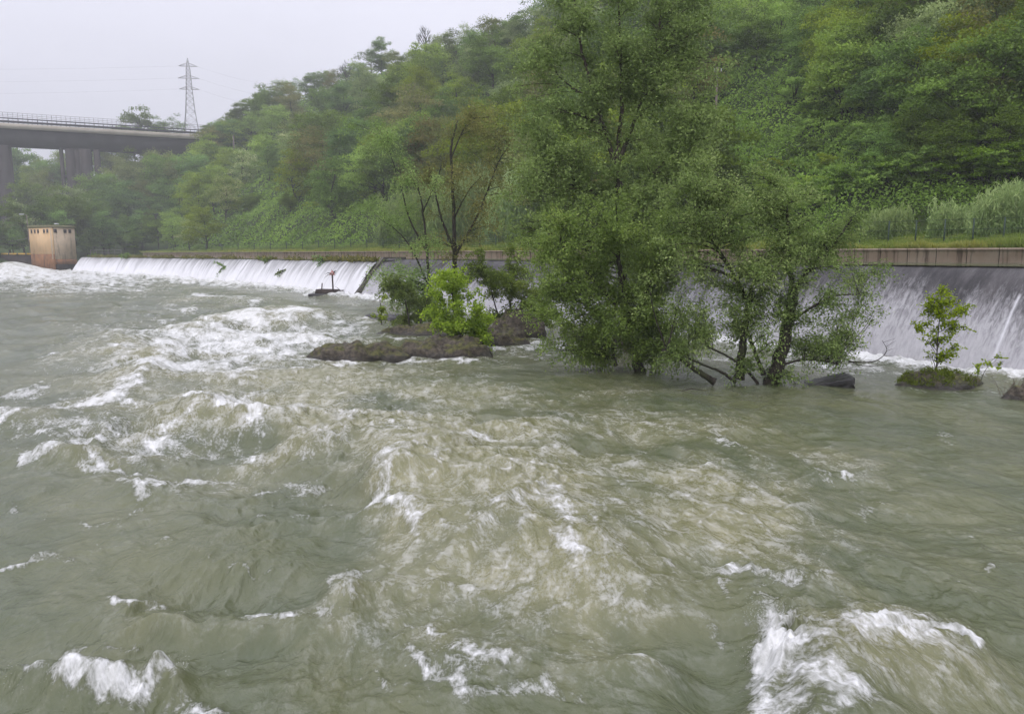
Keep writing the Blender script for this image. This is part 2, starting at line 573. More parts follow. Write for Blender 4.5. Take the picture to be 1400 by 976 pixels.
sheet('hillside', np.arange(-110, 700, 3.0), np.concatenate([[WALL_W + .25], np.arange(17.6, 30, 1.0), np.arange(30, 150, 2.5), np.arange(150, 260, 8)]), M['earth'])
sheet('far_bank', np.arange(216, 560, 4.0), np.concatenate([np.arange(-330, -20, 6.0), np.arange(-20, WALL_W + .3, 2.0), [WALL_W + .3]]), M['earth'])

g = Geo()
R = 1500
g.add([[-R, -R, -2.6], [R, -R, -2.6], [R, R, -2.6], [-R, R, -2.6]], np.array([[0, 1, 2, 3]]))
tag(g.build('ground', M['ground']), kind='structure')

# ------------------------------------------------------------------ weir: the foot line measured on the photograph, lip behind it
foot = [at(1900, 578), at(1640, 545), at(1400, 516), at(1200, 491.5), at(1000, 468), at(800, 444), at(640, 424.5), at(490, 406), at(380, 393.5), at(280, 384.5), at(190, 377.5), at(95, 371.3)]
foot = np.array(foot)[:, :2]
seg = np.linalg.norm(np.diff(foot, axis=0), axis=1)
arc = np.concatenate([[0], np.cumsum(seg)])


def foot_at(s):
    return np.stack([np.interp(s, arc, foot[:, 0]), np.interp(s, arc, foot[:, 1])], -1)


S_DIV = float(arc[7])
S_END = float(arc[-1])


def back_dir(s):
    d = foot_at(np.asarray(s) + 4) - foot_at(np.asarray(s) - 4)
    d = nrm(d)
    return np.stack([d[..., 1], -d[..., 0]], -1)          # to the right of the up-river direction: into the hill


# smooth the foot line by sampling with a moving average
def foot_s(s):
    s = np.asarray(s, float)
    return sum(foot_at(np.clip(s + k, 0, S_END)) for k in (-9, -6, -3, 0, 3, 6, 9)) / 7


def ogee(t):
    """profile of the right hand spillway: t 0 lip .. 1 foot -> (setback from the foot, height)"""
    t = np.asarray(t, float)
    z = 3.95 * (1 - t ** 1.0)
    z = 3.95 - 4.2 * (t ** 1.30)
    off = 3.4 * (1 - t) ** 1.12
    return off, z


def curtain_sheet(name, s0, s1, prof, mat, nt, ds, jets=(), kind='structure', amp=.0, seed=3):
    ss = np.arange(s0, s1 + ds * .5, ds)
    tt = np.linspace(0, 1, nt)
    fp, bd = foot_s(ss), back_dir(ss)
    S, T = np.meshgrid(ss, tt)
    off, z = prof(T)
    if amp:
        off = off - amp * (fbm(S / 1.1, T * 1.6 + S * .0, seed, 3) * (.25 + T) + .6 * pn(S / .35, T * 2.5, seed + 9) * T)
    x = fp[None, :, 0] + bd[None, :, 0] * off
    y = fp[None, :, 1] + bd[None, :, 1] * off
    jet = np.zeros_like(S)
    for (sj, t0, wj) in jets:
        jet = np.maximum(jet, np.exp(-((S - sj) / (wj * (1 + 1.2 * T))) ** 2) * sm(t0, t0 + .04, T) * (1 - .55 * sm(t0 + .25, 1.0, T)))
    V = np.stack([x, y, z], -1).reshape(-1, 3)
    wuv = np.stack([S, T, S * 0], -1).reshape(-1, 3)
    o = mesh_obj(name, V, {4: grid_faces(nt, len(ss))[:, ::-1]}, mat, smooth=True, attrs={'wuv': wuv, 'jet': jet.ravel()})
    if kind:
        tag(o, kind=kind)
    return o


def s_of(px):
    """arc position whose foot shows at picture column px"""
    ss = np.arange(0, S_END, .2)
    f = foot_s(ss)
    c = CX + F * f[:, 0] / (f[:, 1] * CT + CAMZ * ST)
    return float(ss[np.argmin(abs(c - px))])


# the spillway on the right: concrete wetted by a thin sheet of water
def ogee_long(t):
    # crown behind the lip, then the glacis
    t = np.asarray(t, float)
    off, z = ogee(np.clip((t - .12) / .88, 0, 1))
    cr = np.clip((.12 - t) / .12, 0, 1)
    return off + cr * 1.6, z - .30 * cr ** 2


sp = curtain_sheet('spillway', 0, S_DIV - .25, ogee_long, M['spill'], 60, .08,
                   jets=((s_of(1392) - 1.3, .30, .035), (s_of(1316) - 1.0, .40, .028)), kind=None)
tag(sp, 'smooth grey concrete spillway with a thin veil of water behind the flooded trees', 'weir')


def steep(t):
    t = np.asarray(t, float)
    cr = np.clip((.10 - t) / .10, 0, 1)
    k = np.clip((t - .10) / .90, 0, 1)
    return 2.5 * (1 - k) ** 1.15 + cr * 1.5, 3.62 - 3.85 * k ** 1.25 + cr * .05


curtain_sheet('waterfall', S_DIV + .35, S_END, steep, M['fall'], 40, .3, amp=.16)

# concrete body under the curtain: one weir with its lip and the dividing wall at the joint
wr = empty('weir', (*foot_s(S_DIV), 0), 'long straight weir hidden under a white curtain of water, with bare dividing wall', 'weir')
base = np.array([*foot_s(S_DIV), 0.0])
ss = np.arange(S_DIV + .4, S_END + 1, 6.0)
fp, bd = foot_s(ss), back_dir(ss)
g = Geo()
prof = [(-.1 + .35, -1.2), (2.6, 3.35), (5.2, 3.35), (5.2, -1.2)]
V = np.concatenate([np.stack([fp[:, 0] + bd[:, 0] * a, fp[:, 1] + bd[:, 1] * a, np.full(len(ss), b)], -1)[None] for a, b in prof]).reshape(-1, 3)
g.add(V, grid_faces(4, len(ss)))
g.build('concrete_body', M['rust'], wr, origin=base)
f0, b0 = foot_s(S_DIV), back_dir(S_DIV)
e0 = nrm(foot_s(S_DIV + 1) - f0)
g = Geo()
pr = [(-.25, -1.0), (-.25, .35), (3.0, 4.15), (5.6, 4.15), (5.6, -1.0)]
for side, w in ((0, -.22), (1, .34)):
    g.add(np.array([[*(f0 + b0 * a + e0 * w), b] for a, b in pr]), np.array([[0, 1, 2, 3, 4]]) if side else np.array([[4, 3, 2, 1, 0]]))
n = 5
V = np.array([[*(f0 + b0 * a + e0 * w), b] for w in (-.22, .34) for a, b in pr])
g.add(V, np.array([[i, i + 1, i + 6, i + 5] for i in range(4)]))
g.build('dividing_wall', M['slab'], wr, origin=base)

# upper water between the lip and the canal wall
g = Geo()
ss = np.arange(0, S_END + 30, 6.0)
fp, bd = foot_s(ss), back_dir(ss)
zz = np.where(ss < S_DIV, 3.985, 3.69)
set_ = np.where(ss < S_DIV, 3.3, 2.6)
a = np.stack([fp[:, 0] + bd[:, 0] * set_, fp[:, 1] + bd[:, 1] * set_, zz], -1)
uu, _ = uw(fp[:, 0] + bd[:, 0] * 16, fp[:, 1] + bd[:, 1] * 16)
bx, by = xy(uu, WALL_W + .1)
b = np.stack([bx, by, zz], -1)
g.add(np.concatenate([a, b]), grid_faces(2, len(ss))[:, ::-1])
tag(g.build('upper_water', M['calm']), kind='structure')

# the canal wall along the foot of the hill
us = np.arange(-60, 232, 4.0)
pr = [(0, 2.6), (0, 4.70), (-.07, 4.70), (-.07, 4.83), (.34, 4.83), (.34, 2.6)]
V, WU = [], []
for w, z in pr:
    x, y = xy(us, WALL_W + w)
    V.append(np.stack([x, y, us * 0 + z], -1)); WU.append(np.stack([us, us * 0 + z - 3.85, us * 0], -1))
o = mesh_obj('canal_wall', np.concatenate(V), {4: grid_faces(len(pr), len(us))}, M['wall'], attrs={'wuv': np.concatenate(WU)})
tag(o, 'long low retaining wall of brown stained concrete below the grassy bank', 'wall')

# ------------------------------------------------------------------ the river below the weir
pys = np.concatenate([np.arange(358, 400, .8), np.arange(400, 1060, 1.25)])
Yr = np.array([at(CX, p)[1] for p in pys])
Yr = np.concatenate([Yr, np.geomspace(Yr[-1], 1.6, 40)[1:]])
tcol = np.concatenate([np.linspace(-1.6, -.86, 60)[:-1], np.linspace(-.86, .86, 1120), np.linspace(.86, 1.6, 60)[1:]])
TT, YY = np.meshgrid(tcol, Yr)
x = (TT * YY).ravel(); y = YY.ravel()
nr, nc = len(Yr), len(tcol)
gx, gy = ground_chart(x, y)
sp_y = np.abs(np.gradient(Yr))[:, None].repeat(nc, 1).ravel()


def lod(lam):
    return sm(.9, 2.2, lam / (sp_y + .012))


def blob(cx, cy, rx, ry):
    return np.exp(-((gx - cx) / rx) ** 2 - ((gy - cy) / ry) ** 2)


# how rough the river runs
rough = .24 + .75 * blob(330, 475, 230, 45) + .55 * blob(300, 590, 260, 60) + .38 * blob(650, 720, 330, 120) + .30 * blob(150, 430, 260, 45) \
    + .30 * blob(250, 880, 330, 90) + .25 * blob(1150, 900, 260, 70) + .28 * blob(760, 600, 280, 60) + .35 * blob(150, 385, 260, 14)
rough = np.minimum(rough, 1.0)
wx = x + .9 * pn(x / 4.3, y / 5.1, 31) + .35 * pn(x / 1.5, y / 1.8, 32)
wy = y + .9 * pn(x / 4.7, y / 4.9, 33) + .35 * pn(x / 1.6, y / 1.7, 34)
n0 = pn(wx / 4.6 + 3, wy / 4.0, 40)
n1 = pn(wx / 2.1, wy / 2.3, 41)
n2 = pn(wx / .95, wy / 1.05, 42)
n3 = pn(wx / .42, wy / .5, 43)
n4 = pn(wx / .19, wy / .24, 44)
n5 = pn(wx / .085, wy / .11, 45)
rd = lambda n: 1 - 2 * np.abs(n)
h = rough * (.44 * n0 + .36 * lod(2.1) * (.5 * n1 + .5 * rd(n1) - .3) + .16 * lod(.95) * (.4 * n2 + .6 * rd(n2) - .3) + .050 * lod(.42) * rd(n3)) \
    + (.4 + rough) * (.013 * lod(.19) * n4 + .0055 * lod(.085) * n5) + .02 * lod(.42) * n3


def hump(px, py, rx, ry, amp, tilt=0.0, skew=0.0):
    """a standing wave: the picture position and half sizes only say where it lies on the river"""
    c, s = math.cos(tilt), math.sin(tilt)
    X = (gx - px) * c + (gy - py) * s
    Yq = -(gx - px) * s + (gy - py) * c
    k = np.where(Yq > 0, 1 - skew, 1 + skew)
    return amp * np.exp(-(X / rx) ** 2 - (Yq / (ry * k)) ** 2)


h += (hump(1200, 925, 170, 58, .50, .12, .25) + hump(1180, 1010, 180, 60, .30, .1)) * sm(1040, 1125, gx)
h += 1.45 * hump(980, 930, 60, 60, -.22)
h += 1.45 * hump(700, 720, 230, 85, .30, .42, .1) + 1.45 * hump(545, 662, 42, 36, .22, .5) - 1.45 * hump(470, 740, 110, 55, .16)
h += 1.45 * hump(330, 585, 80, 26, .42, .1, .3) + 1.45 * hump(270, 566, 36, 12, .26) - 1.45 * hump(300, 640, 150, 22, .18)
h += 1.45 * hump(190, 520, 52, 22, .34, -.5) + 1.45 * hump(280, 455, 120, 12, .40, -.1) + 1.45 * hump(400, 440, 80, 12, .55) + 1.45 * hump(130, 486, 90, 9, .30, -.15)
h += 1.45 * hump(320, 800, 140, 38, -.22, 0, -.2) + 1.45 * hump(320, 850, 180, 20, .12) + 1.45 * hump(470, 800, 34, 34, .14)
h += 1.45 * hump(110, 940, 150, 20, .20) + 1.45 * hump(230, 945, 30, 22, .16) + 1.45 * hump(210, 672, 40, 12, .16) + 1.45 * hump(100, 628, 80, 10, .20) + 1.45 * hump(45, 574, 90, 8, .22)
h += 1.45 * hump(840, 790, 120, 40, .14, .4) + 1.45 * hump(900, 870, 150, 34, -.12) + 1.45 * hump(870, 920, 70, 14, .10) + 1.45 * hump(420, 580, 70, 12, .12)
h += hump(12, 372, 34, 9, 2.3) + hump(50, 374, 30, 6, .8)
h += 1.45 * hump(320, 415, 80, 6, .3) + 1.45 * hump(780, 600, 120, 22, .10) + 1.45 * hump(1000, 700, 160, 40, .10)

# foam carried on the river: torn along the current
jx = 11 * pn(x / 1.7, y / 2.2, 51) + 9 * pn(x / .6, y / .9, 52) + 6 * pn(x / .25, y / .35, 55)
jy = 6 * pn(x / 1.6, y / 2.1, 53) + 6 * pn(x / .6, y / .8, 54) + 5 * pn(x / .24, y / .33, 56)
per = np.clip((gy - 347) / 300, .12, 1.25)
qx, qy = gx + jx * per, gy + jy * per
foam = np.zeros_like(x)
breakup = fbm(x / 1.3 + 9, y / 1.6, 57, 3)


def stroke(pts, w, s=1.0, wy=None):
    """a line of breaking water: (x, y) way points, half width, strength; wy flattens it"""
    global foam
    k_ = 1.35 if w < 8 else 1.5
    wy = (wy or w) * k_
    w = w * k_
    pts = [np.array(p, float) for p in pts]
    lo = np.min(pts, 0) - 3 * max(w, 1); hi = np.max(pts, 0) + 3 * max(w, 1)
    idx = np.nonzero((qx > lo[0]) & (qx < hi[0]) & (qy > lo[1]) & (qy < hi[1]))[0]
    if not len(idx):
        return
    k = w / wy
    X, Yq = qx[idx], qy[idx] * k
    d2 = np.full(len(idx), 1e9)
    for a, b in zip(pts[:-1], pts[1:]):
        ax, ay, bx_, by_ = a[0], a[1] * k, b[0], b[1] * k
        ex, ey = bx_ - ax, by_ - ay
        tq = np.clip(((X - ax) * ex + (Yq - ay) * ey) / (ex * ex + ey * ey + 1e-9), 0, 1)
        d2 = np.minimum(d2, (X - ax - tq * ex) ** 2 + (Yq - ay - tq * ey) ** 2)
    foam[idx] = np.maximum(foam[idx], s * (.76 + .62 * breakup[idx]) * np.exp(-d2 / (w * w)))


# pour-over at the near bank
stroke([(1052, 850), (1062, 880), (1050, 930), (1038, 985), (1025, 1050)], 20, 1.2)
stroke([(1070, 872), (1112, 884), (1180, 876), (1260, 892), (1335, 908)], 13, 1.05)
stroke([(1075, 915), (1120, 902), (1185, 900), (1255, 922)], 20, .92)
stroke([(1062, 960), (1100, 935), (1160, 926), (1220, 945)], 22, .82)
stroke([(1050, 1010), (1090, 975), (1150, 955)], 24, .8)
stroke([(1060, 1050), (1120, 1000), (1180, 980)], 24, .7)
stroke([(1205, 862), (1280, 872), (1335, 895)], 7, .8)
# standing wave in the middle
stroke([(548, 648), (532, 660), (520, 680), (505, 692)], 13, 1.05)
stroke([(520, 690), (550, 705), (575, 720)], 8, .8)
stroke([(560, 645), (610, 648)], 5, .6)
stroke([(505, 690), (440, 700), (330, 704)], 5, .62, 4)
stroke([(0, 768), (90, 760), (180, 764)], 5, .62, 4)
stroke([(590, 650), (640, 690), (700, 720), (760, 770), (850, 830)], 9, .62, 8)
stroke([(700, 660), (780, 690), (850, 740), (930, 790)], 9, .58, 8)
stroke([(640, 670), (660, 685)], 9, .65)
stroke([(735, 700), (755, 730), (775, 760)], 13, .62)
stroke([(640, 720), (700, 745), (720, 752)], 9, .5)
stroke([(810, 715), (845, 705)], 10, .75)
stroke([(800, 735), (835, 760), (860, 790), (875, 815)], 12, .48)
stroke([(560, 745), (580, 765)], 6, .5)
# dish shaped trough on the left
stroke([(158, 815), (180, 826), (225, 830), (260, 832), (285, 838)], 8, .8, 5.5)
stroke([(285, 838), (350, 838), (430, 834), (470, 820), (492, 800)], 9, .62, 6)
stroke([(455, 785), (475, 780), (488, 792), (480, 815)], 10, .85)
stroke([(495, 785), (505, 770)], 7, .5)
# near left
stroke([(-30, 925), (40, 938), (100, 945), (160, 952), (205, 958)], 13, 1.45, 10)
stroke([(-60, 918), (0, 932), (70, 942)], 14, 1.4, 11)
stroke([(205, 958), (235, 935), (240, 950)], 10, 1.0)
stroke([(225, 975), (290, 985)], 12, .8)
stroke([(85, 886), (125, 880), (180, 885)], 4, .62)
stroke([(190, 755), (220, 745), (300, 770), (400, 768)], 3, .45)
# lower middle
stroke([(548, 872), (565, 895), (575, 912), (610, 928), (640, 950)], 9, .85)
stroke([(535, 832), (575, 845), (605, 862)], 7, .72)
stroke([(625, 885), (660, 895), (690, 900)], 8, .72)
stroke([(655, 950), (690, 945), (735, 945), (760, 960), (800, 968)], 9, .78)
stroke([(700, 855), (730, 870), (780, 880)], 8, .5)
stroke([(835, 920), (885, 916)], 8, .72, 5)
stroke([(455, 925), (495, 905), (520, 935)], 7, .55)
# left crests
stroke([(160, 550), (190, 525), (215, 508)], 13, 1.0)
stroke([(130, 545), (210, 515)], 6, .6)
stroke([(-40, 582), (0, 575), (50, 565), (100, 560), (150, 556)], 9, .95, 6)
stroke([(-20, 545), (60, 538), (130, 545)], 8, .8, 5)
stroke([(60, 600), (130, 604), (210, 596), (260, 580)], 9, .85, 6)
stroke([(110, 640), (200, 648), (300, 640), (370, 655)], 8, .75, 5)
stroke([(30, 640), (60, 632), (85, 625), (120, 632), (145, 642)], 7, .95, 6)
stroke([(170, 660), (190, 665), (230, 668)], 9, 1.05, 7)
stroke([(190, 680), (200, 675)], 7, .9)
stroke([(20, 690), (75, 710)], 5, .5)
stroke([(140, 745), (160, 760)], 5, .55)
stroke([(0, 768), (70, 758), (110, 760)], 3, .5)
stroke([(100, 715), (160, 715), (175, 705), (200, 690)], 3.5, .55)
stroke([(255, 565), (285, 562), (300, 568), (330, 575), (352, 592)], 9, 1.05)
stroke([(350, 595), (345, 612), (330, 605)], 12, .75)
stroke([(335, 620), (360, 640), (385, 655)], 12, .55)
stroke([(210, 600), (255, 575)], 8, .65)
stroke([(90, 610), (160, 620), (230, 640), (330, 655), (430, 660)], 10, .60, 6)
stroke([(150, 580), (240, 600)], 10, .5)
stroke([(350, 560), (420, 548)], 8, .5, 5)
# the white rapid below the rocks
stroke([(290, 455), (350, 450), (410, 440), (435, 442)], 10, 1.15, 7)
stroke([(130, 487), (200, 478), (270, 468), (300, 466)], 9, .95, 5)
stroke([(60, 490), (130, 486)], 6, .75, 4)
stroke([(300, 470), (380, 460), (440, 458), (470, 450)], 26, .86, 12)
stroke([(260, 490), (340, 485), (410, 490)], 30, .74, 12)
stroke([(300, 510), (380, 505), (430, 510)], 30, .5, 12)
stroke([(170, 500), (240, 495)], 22, .6, 8)
stroke([(440, 450), (500, 440), (540, 436)], 12, .7, 5)
stroke([(20, 535), (60, 530)], 5, .6)
stroke([(0, 560), (60, 555), (140, 575)], 5, .5)
# pools below the weir
for px0, s_, w_ in ((-40, 1.0, 9), (100, 1.0, 6), (200, .85, 4), (300, .75, 4)):
    f_ = lambda q: float(np.interp(q, [-60, 95, 190, 280, 380, 490], [372, 372.5, 378.6, 385.6, 394.6, 407.2]))
    stroke([(px0, f_(px0) + 2), (px0 + 60, f_(px0 + 60) + 2), (px0 + 110, f_(px0 + 110) + 2)], w_ * 2, s_, w_ * .7)
stroke([(-60, 378), (60, 380), (180, 386)], 24, .95, 8)
stroke([(-60, 392), (60, 394), (200, 393)], 26, .72, 7)
stroke([(60, 405), (200, 406), (320, 408)], 16, .42, 4)
stroke([(270, 405), (330, 410), (345, 415)], 12, .95, 4.5)
stroke([(230, 422), (262, 425)], 8, .8, 3.5)
stroke([(420, 402), (470, 405), (520, 410)], 8, .8, 2.5)
stroke([(430, 416), (500, 418)], 7, .5, 2.5)
stroke([(640, 425), (800, 446), (1000, 470.5), (1200, 493.5), (1420, 519)], 9, 1.1, 4.5)
stroke([(1090, 492), (1150, 500), (1240, 508)], 26, .8, 9)
stroke([(720, 474), (760, 470), (800, 478)], 20, .85, 7)
stroke([(690, 478), (740, 485)], 14, .75, 4)
stroke([(405, 492), (440, 496), (505, 495)], 5, 1.0, 2.5)
stroke([(520, 496), (600, 494), (680, 490)], 5, .75, 2.2)
stroke([(600, 475), (690, 476), (735, 472)], 6, .85, 2.5)
stroke([(500, 461), (560, 463), (600, 462)], 5, .7, 2)
stroke([(900, 480), (1100, 505)], 30, .5, 8)
stroke([(600, 424), (700, 440)], 14, .5, 4)
stroke([(470, 492), (560, 490), (700, 494)], 6, .62, 2.5)
stroke([(1240, 533), (1400, 545)], 8, .5, 3)
stroke([(560, 440), (620, 438)], 9, .6, 2.5)
# churn along the foot of the weir
footrow = np.interp(gx, [95, 190, 280, 380, 490, 640, 800, 1000, 1200, 1400, 1640], [371.3, 377.5, 384.5, 393.5, 406, 424.5, 444, 468, 491.5, 516, 545])
chw = np.interp(gx, [95, 490, 1400], [1.6, 2.6, 9.0])
churn = np.exp(-((gy - footrow - .5 * chw) / chw) ** 2) * sm(60, 110, gx)
foam = np.maximum(foam, (1.05 + .35 * breakup) * churn)
h += churn * np.interp(gx, [95, 490, 1400], [.55, .40, .22]) * (.6 + .7 * n1 + .5 * rd(n2) + .3 * n3)
# long foam lines on the right
stroke([(970, 592), (1010, 612), (1045, 635), (1062, 660), (1070, 684)], 8, .62)
stroke([(1080, 625), (1130, 648), (1165, 668), (1195, 690)], 7, .62)
stroke([(1150, 655), (1168, 668)], 6, .8)
stroke([(800, 565), (900, 590), (960, 590)], 5, .45)
stroke([(1000, 788), (1060, 800), (1075, 806), (1130, 796)], 7, .62)
stroke([(1000, 795), (1012, 830), (1020, 850)], 4, .6)
stroke([(950, 828), (975, 842), (990, 860)], 6, .62)
stroke([(1280, 598), (1300, 606)], 4, .6)
stroke([(1350, 785), (1356, 787)], 4, .75)
stroke([(1330, 720), (1345, 740)], 4, .5)
stroke([(1150, 810), (1200, 845)], 4, .5)
stroke([(880, 610), (870, 640)], 10, .4)
stroke([(500, 600), (560, 590), (640, 600)], 8, .5, 5)
stroke([(620, 515), (640, 512), (660, 518)], 8, .55, 4)
stroke([(470, 540), (560, 545)], 16, .42, 6)

foam = np.maximum(foam, (.98 + .45 * breakup) * np.maximum(np.maximum(blob(330, 470, 190, 26), .88 * blob(270, 505, 190, 26)), np.maximum(.62 * blob(180, 590, 220, 44), .7 * blob(330, 560, 130, 30))))
foam = np.maximum(foam, (.92 + .4 * breakup) * np.maximum(blob(60, 378, 220, 14), .7 * blob(120, 396, 150, 8)))
foam = np.maximum(foam, (.32 + .5 * breakup) * np.maximum(np.maximum(blob(330, 630, 150, 48), blob(560, 590, 240, 60)), np.maximum(.9 * blob(760, 720, 200, 80), .8 * blob(640, 900, 200, 60))))
# milky, aerated water
aer_shade = .10 + .60 * blob(380, 520, 300, 60) + .55 * blob(640, 640, 320, 90) + .42 * blob(760, 740, 260, 120) + .30 * blob(320, 620, 200, 60) \
    + .30 * blob(1010, 690, 200, 90) + .28 * blob(150, 395, 320, 25) + .45 * blob(1180, 930, 170, 70) + .25 * blob(600, 880, 260, 80) + .12 * blob(1300, 800, 250, 120)
aer_shade = aer_shade * (1 + .9 * fbm(x / 2.6, y / 3.6, 61, 3)) + .10 * fbm(x / 5, y / 7, 65, 2)
aer_shade = np.clip(aer_shade, 0, 1.1)
# crests of the rough water break too
crest = sm(.25, .75, .6 * rd(n1) + .5 * n0 + .35 * rd(n2) - .1) * sm(.40, 1.0, rough)
foam = np.maximum(foam, .75 * crest)
foam *= .92 + .25 * pn(x / .8, y / 1.3, 71)
# foam stands up off the water in lumps
lump = np.clip(foam, 0, 1.1)
h += lump * (.05 * lod(.42) * rd(n3) + .035 * lod(.19) * n4 + .018 * lod(.085) * n5 + .03)
lacev = np.maximum(np.maximum(sm(.66, .99, rd(n1)), .85 * sm(.70, .98, rd(n2))), .6 * sm(.74, .98, rd(n3)))
aer_shade = np.clip(aer_shade + .9 * (h - .05) * np.minimum(1, 2 * rough), 0, 1.15)  # crests paler, troughs darker: wave shading put into the milky colour
# the plume of the pour-over is thrown up
pl = np.exp(-((qx - 1070) / 34) ** 2 - ((qy - 885) / 34) ** 2)
h += pl * (.16 + .05 * n4 + .07 * n5)

flow = np.stack([x + .18 * y + .30 * pn(x / 2.2, y / 3.0, 81) + .06 * pn(x / .7, y / 1.0, 82), y + .40 * pn(x / 2.4, y / 2.8, 83), np.zeros_like(x)], 1)
uu, ww = uw(x, y)
V = np.stack([x, y, h], 1)
Fc = grid_faces(nr, nc)[:, ::-1]
keep = (ww[Fc[:, 0]] < 12) | (uu[Fc[:, 0]] > 214)
o = mesh_obj('river_water', V, {4: Fc[keep]}, M['river'], smooth=True, attrs={'flow': flow, 'foam': foam, 'aer_shade': aer_shade, 'lacev': lacev})
tag(o, kind='structure')
del V, Fc, keep, flow, gx, gy, qx, qy, n0, n1, n2, n3, n4, n5
# ------------------------------------------------------------------ trees of the wooded slope: prototypes with a trunk and a crown of leaf clumps
def rand_dirs(n):
    return nrm(rng.normal(size=(n, 3)))


def crown_geo(H, shape, n_clump, n_leaf, leaf, holes=.0):
    """clumps of leaves spread through the crown's volume"""
    g = Geo()
    rx, rz, zc = shape
    d = rand_dirs(n_clump)
    r = rng.uniform(.25, 1, n_clump) ** .5
    C = d * r[:, None] * np.array([rx, rx, rz])
    C[:, :2] *= (1 + .25 * np.sin(3 * np.arctan2(C[:, 1], C[:, 0]) + rng.uniform(0, 6)))[:, None]
    C += rng.normal(size=C.shape) * .06 * H
    C[:, 2] += zc
    C[:, 2] = np.maximum(C[:, 2], .10 * H)
    cr = rng.uniform(.07, .16, n_clump) * H
    tc = rng.normal(.5, .20, n_clump)
    for c, q, tt in zip(C, cr, tc):
        m = int(n_leaf * (q / (.115 * H)) ** 2)
        o = rand_dirs(m)
        o[:, 2] = np.abs(o[:, 2]) * .9 - .28
        o = nrm(o)
        rad = rng.uniform(.45, 1.05, m) * (1 + .3 * np.sin(5 * o[:, 0] + 7 * o[:, 1] + tt * 20))
        P = c + o * (q * rad)[:, None] * np.array([1.1, 1.1, .8])
        nn = nrm(o * .7 + np.array([0, 0, .45]) + rng.normal(size=(m, 3)) * .55)
        dd = rng.normal(size=(m, 3)) + np.array([0, 0, -.3])
        L = leaf * rng.uniform(.6, 1.3, m)
        leaf_quads(g, P, dd, nn, L, L * rng.uniform(.45, .75, m), np.clip(tt + rng.normal(0, .16, m), 0, 1))
    return g, C


def trunk_geo(H, C, r0):
    g = Geo()
    top = .72 * H
    k = np.linspace(0, 1, 7)
    px = np.cumsum(rng.normal(0, .02 * H, 7)); py = np.cumsum(rng.normal(0, .02 * H, 7))
    px -= px[0]; py -= py[0]
    P = np.stack([px, py, -.10 * H + k * (top + .10 * H)], 1)
    g.tube(P, r0 * (1 - .82 * k), 7)
    for c in C[rng.permutation(len(C))[:14]]:
        z = min(max(.15 * H, c[2] - .22 * H), top * .95)
        i = np.interp(z, P[:, 2], np.arange(7))
        b = np.array([np.interp(z, P[:, 2], P[:, 0]), np.interp(z, P[:, 2], P[:, 1]), z])
        mid = (b + c) / 2 + np.array([0, 0, -.03 * H]) + rng.normal(0, .015 * H, 3)
        r = r0 * (1 - .82 * i / 6) * .5
        g.tube([b, mid, c], [r, r * .6, r * .2], 5, False)
    return g


HT = 9.0
# kind: shape (half width, half height, centre height), clumps, leaves, leaf size, material, words
KINDS = {
    'round':   ((3.4, 3.7, 5.3), 66, 170, .27, 'leaf_mid', 'round mid green tree'),
    'dark':    ((3.2, 3.9, 5.2), 66, 170, .28, 'leaf_dark', 'dense dark green tree'),
    'bright':  ((3.1, 3.5, 5.2), 60, 170, .26, 'leaf_yellow', 'bright yellow-green tree'),
    'grey':    ((3.0, 3.9, 5.1), 60, 170, .25, 'leaf_grey', 'soft grey-green tree'),
    'tall':    ((2.1, 4.3, 5.0), 58, 160, .25, 'leaf_mid', 'slim upright green tree'),
    'brown':   ((3.2, 3.6, 5.1), 48, 130, .25, 'leaf_brown', 'thin olive-brown tree'),
    'blossom': ((2.8, 3.4, 5.0), 54, 150, .25, 'leaf_blossom', 'pale flowering tree'),
    'airy':    ((3.3, 3.6, 5.4), 38, 110, .24, 'leaf_dark', 'airy open-crowned tree'),
}
PROTO = {}


def tree_proto(kind, variant):
    shape, nc_, nl, lf, mat, words_ = KINDS[kind]
    root = empty('tree', (0, 0, -50), None, None)
    g, C = crown_geo(HT, shape, nc_, nl, lf)
    g.build('crown', M[mat], root)
    trunk_geo(HT, C, .22).build('trunk', M['bark'], root, smooth=True)
    return root


def copy_tree(o):
    c = o.copy(); COL.objects.link(c)
    for ch in o.children:
        d = ch.copy(); COL.objects.link(d); d.parent = c
    return c


for kname in KINDS:
    PROTO[kname] = [[tree_proto(kname, v), False] for v in range(2)]


def bush_proto(mat):
    root = empty('shrub', (0, 0, -50), None, None)
    g, C = crown_geo(3.0, (1.9, 1.25, 1.2), 36, 150, .15)
    g.build('crown', M[mat], root)
    s = Geo()
    for c in C[:12]:
        s.tube([(c[0] * .1, c[1] * .1, -.4), (c[0] * .4, c[1] * .4, c[2] * .5), c], [.05, .035, .01], 5, False)
    s.build('stem', M['bark'], root)
    return root


for kname, mat in (('bush', 'leaf_under'), ('bush_bright', 'leaf_yellow'), ('bush_dark', 'leaf_dark'), ('bush_grey', 'leaf_grey')):
    PROTO[kname] = [[bush_proto(mat), False] for v in range(2)]
BUSH_WORDS = {'bush': 'low rounded green shrub', 'bush_bright': 'low bright yellow-green shrub', 'bush_dark': 'low dark green shrub', 'bush_grey': 'low grey-green shrub'}

YM = np.concatenate([np.arange(30, 140, .5), np.arange(140, 620, 1.0)])
ZCACHE = {}


